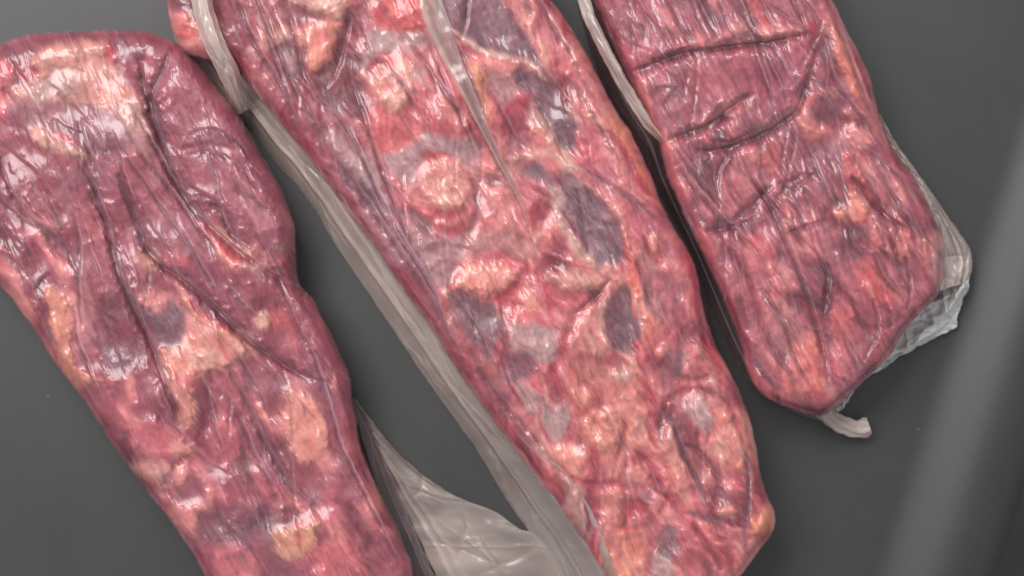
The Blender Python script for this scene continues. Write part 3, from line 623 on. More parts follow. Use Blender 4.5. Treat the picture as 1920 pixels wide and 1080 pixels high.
M_paint = [
 # broad zones first: lean on the left flank, fat down the middle
 ('P', [(330,-120),(560,-120),(560,0),(640,60),(600,140),(660,220),(700,300),(720,380),(760,440),(800,540),(900,640),(960,720),(940,800),(860,720),(740,570),(600,380),(450,190),(330,60)], 'lean', 26, .8),
 ('P', [(640,-60),(820,-60),(900,90),(990,140),(960,260),(940,380),(1000,480),(1080,560),(1040,680),(1100,760),(1050,860),(960,760),(960,600),(850,540),(880,420),(780,420),(720,300),(660,200),(680,80)], 'fatr', 30, .55),
 ('P', [(1030,60),(1110,150),(1190,270),(1230,360),(1290,490),(1310,560),(1260,560),(1190,440),(1130,330),(1080,200)], 'pink', 18, .55),
 # upper left
 ('P', [(540,-80),(550,6),(575,18),(605,30),(640,44),(652,20),(645,-80)], 'cream', 7, .92, 1.0, 'fat_patch'), ('S', [(545,10),(580,22),(610,40),(600,46),(560,30)], 5, 'plum', .7),
 ('P', [(553,54),(585,46),(614,42),(640,52),(630,90),(604,134),(584,126),(572,100),(558,78)], (228,146,128), 7, .92, 1.2, 'fat_patch'), ('P', ell(600,70,16,12), 'fatr', 7, .7),
 ('P', [(484,72),(512,66),(540,54),(548,76),(520,86),(494,94)], (214,150,132), 7, .8, .6, 'fat_patch'),
 ('P', [(520,85),(555,80),(572,118),(566,155),(540,150)], 'plum', 9, .7), ('P', [(530,100),(556,98),(562,130),(545,135)], (196,160,150), 9, .5),
 ('P', [(585,140),(640,95),(670,110),(690,200),(700,222),(640,215),(600,190)], 'leand', 10, .8), ('P', [(655,20),(690,-20),(680,60),(640,120),(620,150)], 'redd', 9, .7),
 ('P', [(318,20),(350,26),(384,60),(396,120),(372,118),(340,80)], 'fat', 6, .95, .4, 'fat_patch'), ('P', ell(352,58,16,20,-35), (206,88,80), 8, .8),
 ('P', [(314,-60),(380,-60),(390,10),(350,22),(316,18)], 'leand', 8, .8),
 # round fat A with its grey rim
 ('P', [(690,70),(720,52),(780,56),(810,72),(800,92),(745,90),(700,112),(690,130),(672,120)], 'silver', 8, .8), ('P', [(680,120),(694,104),(705,130),(696,160),(684,150)], (196,160,150), 7, .7),
 ('P', [(700,-60),(780,-60),(800,20),(790,54),(740,52),(700,40)], (214,92,86), 12, .85, .6, 'fat_patch'), ('P', ell(715,24,16,14), 'red', 10, .8),
 ('P', [(700,140),(725,120),(760,118),(778,140),(770,175),(760,205),(725,210),(705,190),(690,165)], (228,162,144), 12, .75, 1.0, 'fat_patch'), ('P', ell(742,196,26,14,-10), (230,182,160), 9, .6), ('S', [(690,140),(698,124),(722,118)], 6, 'red', .85),
 ('P', ell(728,162,10,8), 'fat', 5, .5), ('P', [(680,205),(690,215),(652,214),(640,160),(655,160)], 'redd', 6, .6),
 ('P', [(690,215),(790,205),(850,215),(860,260),(800,250),(760,275),(720,290),(690,260)], (208,92,92), 12, .75), ('P', [(820,180),(850,190),(880,225),(860,240),(835,220)], 'fat', 8, .7, .8, 'fat_patch'),
 ('P', [(770,130),(800,128),(800,160),(775,155)], 'silver', 9, .6), ('P', [(800,100),(840,100),(850,160),(810,150)], 'pink', 10, .6),
 # grey skin and round fat B
 ('P', [(610,250),(640,250),(680,300),(720,350),(735,395),(715,380),(670,330),(625,290)], (188,156,154), 9, .75), ('P', [(672,285),(700,295),(730,380),(720,390),(690,340)], (190,160,158), 7, .75),
 ('P', [(720,290),(780,266),(796,246),(830,252),(888,258),(906,300),(898,352),(882,322),(842,288),(802,286),(786,322),(782,352),(750,340),(730,320)], (176,148,150), 8, .85),
 ('P', [(790,285),(806,285),(830,330),(800,360),(788,330)], (204,80,84), 7, .85), ('P', [(760,330),(790,350),(800,380),(770,380)], 'fat', 8, .6),
 ('P', [(800,320),(815,300),(850,305),(880,330),(878,365),(865,395),(830,400),(805,385),(790,355)], (226,160,144), 12, .75, 1.0, 'fat_patch'), ('P', ell(838,368,26,30,10), (232,178,156), 12, .45), ('S', [(835,330),(826,350),(832,372)], 3, 'mauve', .5, -.4),
 ('P', [(806,408),(836,396),(872,392),(872,420),(850,440),(822,438)], 'red', 7, .85, -.4), ('S', [(812,416),(845,416),(880,404)], 5, 'orange', .85), ('S', [(884,340),(896,380),(886,420),(866,455),(850,500),(842,540)], 8, 'redd', .85, -.9),
 ('P', [(632,310),(665,320),(710,360),(728,398),(706,408),(660,370)], 'plum', 8, .85), ('P', [(735,380),(770,395),(805,410),(800,438),(760,420)], 'plum', 8, .75),
 ('P', [(722,432),(762,415),(800,442),(852,442),(868,462),(855,505),(834,540),(792,530),(745,480)], (178,134,138), 10, .85), ('P', [(680,400),(720,420),(760,490),(735,500),(690,440)], (186,130,140), 10, .7),
 # centre
 ('P', [(870,445),(910,430),(960,430),(1000,470),(990,500),(940,470),(890,485),(868,500)], (196,150,142), 12, .6), ('P', [(880,300),(940,300),(960,380),(1000,440),(950,430),(900,420),(905,360)], 'fat', 14, .75, .8, 'fat_patch'),
 ('P', ell(928,338,14,18,20), 'plum', 6, .75), ('P', [(848,540),(856,512),(876,496),(914,494),(956,502),(972,522),(942,550),(914,547),(880,544)], 'orange', 6, .95, 1.6, 'fat_patch'),
 ('S', [(988,492),(980,520),(962,542),(936,560),(970,574),(1004,580)], 10, 'red', .9, -.6), ('P', [(985,552),(1005,548),(1014,575),(1000,592),(984,580)], 'orange', 5, .9, .8, 'fat_patch'),
 ('S', [(1018,520),(1030,560),(1036,600)], 8, 'red', .7), ('P', [(1030,505),(1060,512),(1110,515),(1150,530),(1100,545),(1050,545)], (222,160,146), 8, .85, .8, 'fat_patch'), ('S', [(1020,470),(1060,488),(1110,505),(1152,528)], 5, 'pink', .8, .8),
 ('P', [(845,548),(880,548),(925,572),(936,615),(918,672),(876,632),(842,580)], 'plum', 8, .9), ('S', [(936,575),(948,610),(946,650),(950,690)], 8, 'redd', .75, -.6), ('S', [(926,640),(935,680),(940,710)], 4, 'redd', .7),
 ('P', [(958,612),(1003,608),(1040,618),(1046,676),(1012,678),(962,652)], (184,152,150), 7, .9), ('P', [(958,655),(1000,672),(1006,700),(975,720),(955,700)], 'plum', 8, .85),
 ('S', [(1122,552),(1083,588),(1066,620),(1056,662),(1040,702),(1052,745)], 9, 'red', .9, -1.0), ('P', [(1000,690),(1032,690),(1024,715),(1002,712)], 'fatr', 7, .85, .6, 'fat_patch'), ('P', ell(1024,744,10,16), 'orange', 5, .85, .6, 'fat_patch'),
 ('P', [(1075,600),(1110,570),(1140,560),(1135,610),(1150,660),(1100,670),(1072,660)], 'fat', 10, .7, .8, 'fat_patch'), ('P', [(1095,630),(1120,635),(1140,665),(1110,665)], (206,160,150), 8, .6),
 # upper right
 ('P', [(815,-60),(937,-60),(945,5),(972,45),(1000,92),(1002,120),(959,108),(898,88),(842,55),(822,20)], (138,98,110), 7, .95, -.6, 'muscle_patch'),
 ('S', [(838,50),(898,90),(959,110),(1002,124),(1012,140)], 7, (214,176,160), .9, .6), ('P', [(870,110),(930,108),(1000,130),(960,150),(900,150)], 'fat', 9, .8, .8, 'fat_patch'),
 ('P', [(880,120),(905,130),(912,185),(926,215),(900,200),(884,160)], (236,154,118), 8, .9, .6, 'fat_patch'), ('P', [(915,140),(960,135),(962,195),(935,200),(915,170)], (172,128,130), 10, .75),
 ('P', [(968,132),(1000,134),(1028,155),(1062,200),(1084,238),(1080,280),(1048,272),(1020,224),(992,180),(968,166)], 'plum', 7, .95, -.6, 'muscle_patch'),
 ('S', [(1000,172),(985,192),(955,202),(946,230),(944,255)], 6, 'red', .8), ('P', [(945,215),(985,215),(1000,245),(985,285),(950,280)], (160,66,82), 10, .7), ('P', [(990,205),(1018,222),(1022,245),(1000,250)], (196,160,150), 7, .7),
 ('P', [(1000,240),(1022,250),(1015,268),(995,262)], 'orange', 6, .8, .6, 'fat_patch'), ('S', [(950,300),(1000,290),(1035,290),(1070,310),(1095,318)], 9, (216,164,150), .85, .8),
 ('P', [(1062,138),(1082,150),(1098,180),(1092,196),(1074,175)], 'redd', 7, .85), ('P', [(1040,70),(1062,88),(1075,110),(1058,108)], 'redd', 7, .6),
 ('S', [(1010,30),(1050,110),(1100,180),(1150,250)], 7, 'fatr', .7, .6), ('P', [(1040,90),(1075,66),(1110,130),(1090,150),(1060,120)], 'fat', 10, .6, .5, 'fat_patch'),
 ('P', [(1098,180),(1125,200),(1140,240),(1118,240),(1100,215)], 'orange', 7, .85, .8, 'fat_patch'), ('P', [(1140,215),(1170,235),(1195,290),(1212,345),(1200,350),(1170,290)], (236,140,108), 7, .9, .6, 'fat_patch'),
 ('S', [(1160,260),(1180,300),(1196,335),(1218,366)], 8, 'red', .9), ('P', [(1130,250),(1155,275),(1172,320),(1150,320),(1130,290)], 'fat', 8, .8, .6, 'fat_patch'), ('P', [(1080,250),(1110,270),(1120,310),(1090,300)], 'fatr', 8, .75, .6, 'fat_patch'),
 ('P', [(970,316),(1000,310),(1020,314),(1042,342),(1030,346),(990,334)], 'plum', 6, .9, 0, 'muscle_patch'), ('P', [(1045,325),(1080,320),(1102,345),(1098,360),(1060,358)], 'plum', 8, .8),
 ('P', [(1030,345),(1058,360),(1056,395),(1040,385)], (190,160,152), 8, .8), ('S', [(1040,385),(1056,425),(1088,470),(1122,500)], 11, (200,164,150), .85, .4),
 ('P', [(1062,356),(1098,352),(1134,384),(1167,424),(1171,460),(1162,496),(1128,494),(1098,466),(1072,412),(1060,388)], (132,94,106), 6, .97, -.8, 'muscle_patch'),
 ('S', [(1072,405),(1110,410),(1150,425)], 4, 'plumd', .7, -.5), ('S', [(1100,345),(1140,380),(1170,420),(1182,480)], 6, (210,150,138), .7, .5),
 ('P', [(1172,420),(1186,460),(1195,520),(1216,600),(1222,650),(1200,640),(1182,560),(1172,500)], (232,124,104), 9, .85, .6, 'fat_patch'),
 ('P', ell(1232,455,16,20,-15), (222,140,124), 6, .9, 1.4, 'fat_patch'), ('S', [(1208,440),(1216,475),(1235,495)], 5, 'redd', .7, -.8),
 ('P', [(1195,475),(1240,500),(1280,540),(1285,600),(1240,600),(1215,560)], (150,84,96), 12, .65), ('S', [(1200,500),(1235,530),(1275,590)], 5, 'pink', .6), ('S', [(1285,470),(1303,530),(1306,600)], 7, (200,66,78), .8),
 ('S', [(1245,380),(1275,440),(1295,480)], 8, (186,50,72), .8),
 ('P', [(1155,547),(1178,550),(1184,580),(1196,602),(1197,636),(1180,666),(1156,657),(1141,618),(1138,584)], (128,90,102), 6, .97, -.6, 'muscle_patch'), ('S', [(1142,555),(1128,585),(1132,620),(1148,655)], 6, (206,166,150), .8, .5),
 ('S', [(1188,555),(1200,600),(1204,640)], 5, (200,150,142), .7), ('S', [(1192,640),(1198,680),(1212,700)], 6, 'red', .7), ('P', [(1225,600),(1260,590),(1300,600),(1310,640),(1270,660),(1230,650)], (184,76,86), 12, .6),
 ('P', [(1240,660),(1290,660),(1280,700),(1245,700)], 'plum', 12, .55), ('P', ell(1238,658,10,16,20), 'fat', 5, .8, .5, 'fat_patch'), ('P', ell(1315,672,12,9), 'redd', 5, .8),
 # lower half
 ('P', [(1080,680),(1140,680),(1200,700),(1210,760),(1190,830),(1150,870),(1100,860),(1080,800),(1060,740)], (226,142,122), 24, .6, .6), ('P', ell(1166,708,18,13), (226,190,172), 6, .85, 1.0, 'fat_patch'),
 ('P', [(1005,735),(1030,760),(1050,752),(1070,765),(1062,800),(1045,830),(1020,800),(985,760),(965,720)], (184,156,152), 8, .85), ('S', [(1012,720),(1012,770),(1020,810),(1045,830),(1062,800)], 4, 'red', .6),
 ('P', [(1040,835),(1075,830),(1095,850),(1080,880),(1060,875)], 'orange', 6, .9, .6, 'fat_patch'), ('S', [(1080,760),(1095,775),(1120,750),(1130,765)], 5, 'red', .75), ('S', [(1110,840),(1118,870),(1120,905)], 9, 'red', .85, -.8), ('S', [(1090,830),(1110,850),(1090,880)], 6, 'red', .7),
 ('P', ell(1166,832,8,17,-10), 'plum', 4, .8), ('P', ell(1197,800,7,12), 'mauve', 4, .7), ('P', ell(1186,892,20,22), 'orange', 6, .8, .8, 'fat_patch'), ('P', [(1050,900),(1080,905),(1100,960),(1110,1010),(1085,1000),(1060,950)], (206,160,150), 8, .75),
 ('S', [(1238,826),(1244,770),(1262,742),(1302,730),(1349,742),(1374,764)], 6, 'redd', .85, -.9), ('P', [(1292,750),(1312,744),(1338,760),(1338,800),(1315,808),(1298,785)], (204,170,166), 7, .9, .8, 'fat_patch'),
 ('P', [(1262,770),(1290,750),(1300,820),(1330,860),(1310,900),(1275,860)], (160,76,88), 10, .7), ('S', [(1268,790),(1276,840),(1300,890),(1330,930)], 6, 'plum', .8, -.8), ('P', ell(1256,812,8,18,10), (214,178,160), 5, .85, .5, 'fat_patch'),
 ('P', [(1345,762),(1372,768),(1376,785),(1350,795)], (226,130,110), 5, .85, .6, 'fat_patch'), ('S', [(1372,762),(1384,800),(1404,838)], 9, 'red', .9, -.5), ('P', [(1380,765),(1400,790),(1412,825),(1402,838),(1386,800)], 'orange', 5, .9, .5, 'fat_patch'),
 ('P', [(1365,800),(1395,850),(1398,880),(1372,880),(1358,840)], (226,130,112), 7, .8, .6, 'fat_patch'), ('P', [(1413,870),(1430,900),(1444,940),(1420,950),(1412,910)], (176,60,76), 6, .85),
 ('P', [(1410,972),(1430,962),(1452,955),(1454,985),(1436,1003),(1412,1000)], (240,150,112), 5, .97, .8, 'fat_patch'), ('P', ell(1189,955,27,17,-8), (196,62,76), 5, .9, -1.0, 'muscle_patch'), ('S', [(1163,950),(1172,940),(1192,936),(1214,946)], 4, 'redd', .85),
 ('P', [(1236,995),(1262,985),(1275,1020),(1262,1055),(1240,1045)], 'plum', 6, .85, 0, 'muscle_patch'), ('P', [(1225,1040),(1262,1060),(1258,1110),(1225,1110)], 'silver', 8, .8), ('P', [(1140,1000),(1200,985),(1215,1050),(1180,1100),(1140,1070)], (228,140,118), 10, .75, .6, 'fat_patch'),
 ('S', [(1399,847),(1404,900),(1396,960),(1400,1035)], 7, (150,90,104), .75, -.6), ('S', [(1287,963),(1333,975),(1372,967)], 5, 'plum', .8, -.6), ('P', [(1292,930),(1320,925),(1330,960),(1300,962)], 'fatr', 7, .85, .6, 'fat_patch'), ('P', ell(1362,960,14,12), 'orange', 6, .75, .5, 'fat_patch'),
 ('P', [(1340,1030),(1375,1025),(1380,1060),(1350,1070)], (170,50,68), 8, .75), ('P', ell(1362,922,12,16), (150,90,104), 6, .6), ('P', ell(1215,930,10,22,20), 'plum', 8, .6), ('P', [(1285,985),(1330,990),(1345,1030),(1300,1035)], 'pink', 10, .6),
 ('S', [(1095,715),(1128,748),(1118,792),(1142,815)], 6, 'red', .8, -1.5), ('S', [(1196,705),(1226,748),(1216,795),(1232,838)], 6, 'red', .75, -1.5), ('S', [(1075,895),(1115,912),(1150,908),(1182,918)], 6, 'red', .8, -1.5),
 ('S', [(1285,835),(1322,858),(1350,905),(1345,940)], 6, 'redd', .8, -1.8), ('S', [(1140,985),(1180,992),(1222,985)], 6, 'red', .75, -1.2), ('S', [(1300,985),(1330,1030),(1350,1065)], 7, 'redd', .75, -1.5), ('S', [(1250,870),(1262,915),(1240,960)], 6, 'red', .75, -1.4),
 ('S', [(1150,775),(1172,800),(1160,860)], 4, 'red', .6, -1), ('S', [(1200,850),(1225,880),(1210,915)], 5, 'red', .7, -1.2), ('S', [(1320,640),(1345,690),(1352,735)], 7, 'red', .75, -1), ('S', [(1250,690),(1290,712),(1330,705)], 6, 'redd', .7, -1.4), ('S', [(1110,1010),(1122,1060),(1160,1090)], 6, 'red', .7, -1.2),
 ('P', [(1110,770),(1150,760),(1165,800),(1140,845),(1105,830)], (236,156,136), 9, .75, 1.2, 'fat_patch'), ('P', [(1245,880),(1285,875),(1300,915),(1262,925)], (232,142,134), 8, .75, 1.0, 'fat_patch'), ('P', [(1125,925),(1160,920),(1168,975),(1130,990)], (232,148,134), 8, .7, .9, 'fat_patch'),
]
M_wr = [
 ([(790,-60),(830,60),(870,140),(900,210),(925,270),(960,340),(995,410)], 6, 2.4, .75), ([(800,-60),(842,50),(885,140),(915,230)], 4, 1.6, .5),
 ([(760,60),(810,130),(850,190),(890,240)], 4, 1.4, .4), ([(885,-40),(878,30),(866,80)], 5, 1.2, .6), ([(470,-40),(510,60),(550,150),(590,220),(620,300)], 4.5, 1.6, .3),
 ([(520,-40),(555,60),(575,140),(600,190)], 4.5, 1.6, .25), ([(440,-20),(480,80),(530,160),(560,230)], 3.5, 1.4, .35), ([(500,60),(540,170),(560,250)], 3.2, 1.1, .35),
 ([(680,40),(690,80),(700,110)], 3.5, 1.2, .55), ([(652,90),(660,150),(690,230),(720,320),(760,420),(820,540)], 4, 1.6, .45), ([(660,30),(640,120),(612,170)], 6, 1.4, .2),
 ([(600,180),(625,280),(680,360),(740,450),(800,540),(850,640),(900,720)], 4, 1.6, .4), ([(630,200),(680,290),(720,380),(745,440)], 3.5, 1.3, .5), ([(680,330),(740,430),(800,520),(830,590),(860,680)], 3, 1.2, .5),
 ([(700,340),(760,450),(812,535),(840,610)], 2.6, 1., .5), ([(560,230),(600,320),(650,420),(720,510)], 3.5, 1.3, .3), ([(620,330),(660,400),(700,440)], 3, 1., .4), ([(860,560),(900,620),(930,690)], 3, 1., .35),
 ([(880,640),(920,720),(990,800),(1060,880)], 3.5, 1.2, .3), ([(930,180),(960,240),(985,280)], 3, .9, .3), ([(940,-20),(980,60),(1030,140),(1090,220)], 4, 1.2, .35), ([(1000,-20),(1050,60),(1090,130)], 3, 1.0, .35),
 ([(1090,160),(1130,240),(1170,310)], 3, 1., .3), ([(1040,330),(1090,380),(1110,410)], 3, .9, .25), ([(1085,350),(1095,400),(1120,440)], 2.8, .9, .3), ([(720,110),(760,160),(790,220)], 3.5, 1.1, .3),
 ([(1310,520),(1312,570),(1325,630),(1345,680)], 4, 1.2, .2), ([(800,70),(850,180),(900,300)], 3, 1., .25), ([(1150,520),(1120,560),(1080,590)], 4, .8, .1), ([(1130,330),(1200,380),(1260,420)], 4, .8, .15),
 ([(1250,760),(1280,830),(1320,920),(1340,970)], 3.5, 1., .2), ([(1400,850),(1408,920),(1400,1010)], 3.5, 1., .3), ([(980,-20),(1000,20),(995,40)], 5, 1., .3), ([(940,660),(960,720),(1000,780)], 3, 1., .35),
]
over_mid = build_pack(mid, M_out, 0.042, 0.026, 34, ['redd','lean','red','pink','fatr','fat','fat','fatr','orange','cream'], M_paint, M_wr, 170, 37, film_amp=0.9, marble=(48,.6), pull=.7, crease_shade=.2, dark=.45, swirl=.75, lumps=1.0, remarb=.45, seam=58, contrast=1.25)

def ribbon(parent, over, line, ws, milk, seed, nu=110):
    """a pulled fold of doubled film lying on a pack: a narrow sheet along a line, of changing width"""
    P = catmull(line, False, 5); d = np.gradient(P, axis=0); d /= np.linalg.norm(d, axis=1)[:, None] + 1e-9
    ww = np.interp(np.linspace(0, 1, len(P)), np.linspace(0, 1, len(ws)), ws)[:, None]
    nrm = np.stack([-d[:, 1], d[:, 0]], 1)
    return sheet('film_fold', over(P - nrm * ww / 2, .3), over(P + nrm * ww / 2, .3), M_flap, parent, nu, 12, milk, seed, 1.0, .0004, [(.85,.85,.12,.6,.30),(.12,.12,.1,.3,.12)], 6.0, .4, 4)
o = ribbon(mid, over_mid, [(795,-40),(818,40),(850,115),(885,190),(915,255),(955,335),(994,410)], (44,44,34,24,16,10,4), (.26,.28,.2,.14,.12,.12), 301)
o['label'] = 'long whitish fold of film running down the upper part'
sheet('film_margin', [(318,30,20),(330,80,16),(362,135,8),(405,190,5),(438,218,4)], [(400,20,30),(412,70,30),(430,110,24),(448,160,14),(462,210,6)], M_flap, mid, 90, 40, (.12,.3,.55,.7), 31, 4, .0012)
o = sheet('film_fold', [(350,-70,48),(362,20,48),(380,80,46),(405,130,38),(428,180,24),(440,212,12)], [(385,-70,52),(402,20,52),(425,85,50),(446,125,42),(456,160,30),(468,205,16)], M_flap, mid, 120, 30, (.75,.78,.85), 33, 5, .0016, [(.3,.4,.08,2.0,.1),(.75,.7,.06,2.5,.1)])
o['label'] = 'whitish folded end of the film lying over the upper left side'
o = sheet('film_margin', [(440,214,3),(475,245,2),(520,310,2),(555,345,2),(595,400,2),(625,452,2),(680,533,2),(740,622,2),(800,712,2),(850,782,2),(900,852,2),(950,937,2),(1010,1022,2),(1060,1100,2)],
      [(425,105,20),(484,172,20),(541,240,20),(594,310,20),(644,376,20),(699,451,20),(749,525,20),(804,600,20),(866,696,20),(916,768,20),(976,848,20),(1032,920,20),(1089,998,20),(1124,1058,20),(1149,1108,20)],
      M_flap, mid, 420, 60, (.56,.62,.6,.58,.5,.34,.32,.38), 35, 3, .0013, [(.40,.48,.05,2.5,.10),(.95,.96,.05,2.,.10)], 6.0, .25, 22)
o['label'] = 'cloudy taupe strip of doubled film along the left side'
sheet('film_margin', [(900,742,27),(965,838,27),(1020,912,27),(1078,990,27),(1118,1062,27),(1140,1110,27)], over_mid([(935,752),(1000,830),(1060,885),(1110,960),(1150,1060),(1165,1110)], 1.0), M_flap, mid, 200, 30, (.05,.25,.42,.45), 36, 2, .0012, [], 6.0, .3, 10)
sheet('film_margin', [(1308,515,18),(1318,580,18),(1330,630,17),(1345,670,16)], [(1309,513,6),(1326,568,3),(1340,620,3),(1352,672,6)], M_clear, mid, 60, 14, .25, 38, 1, .0008)

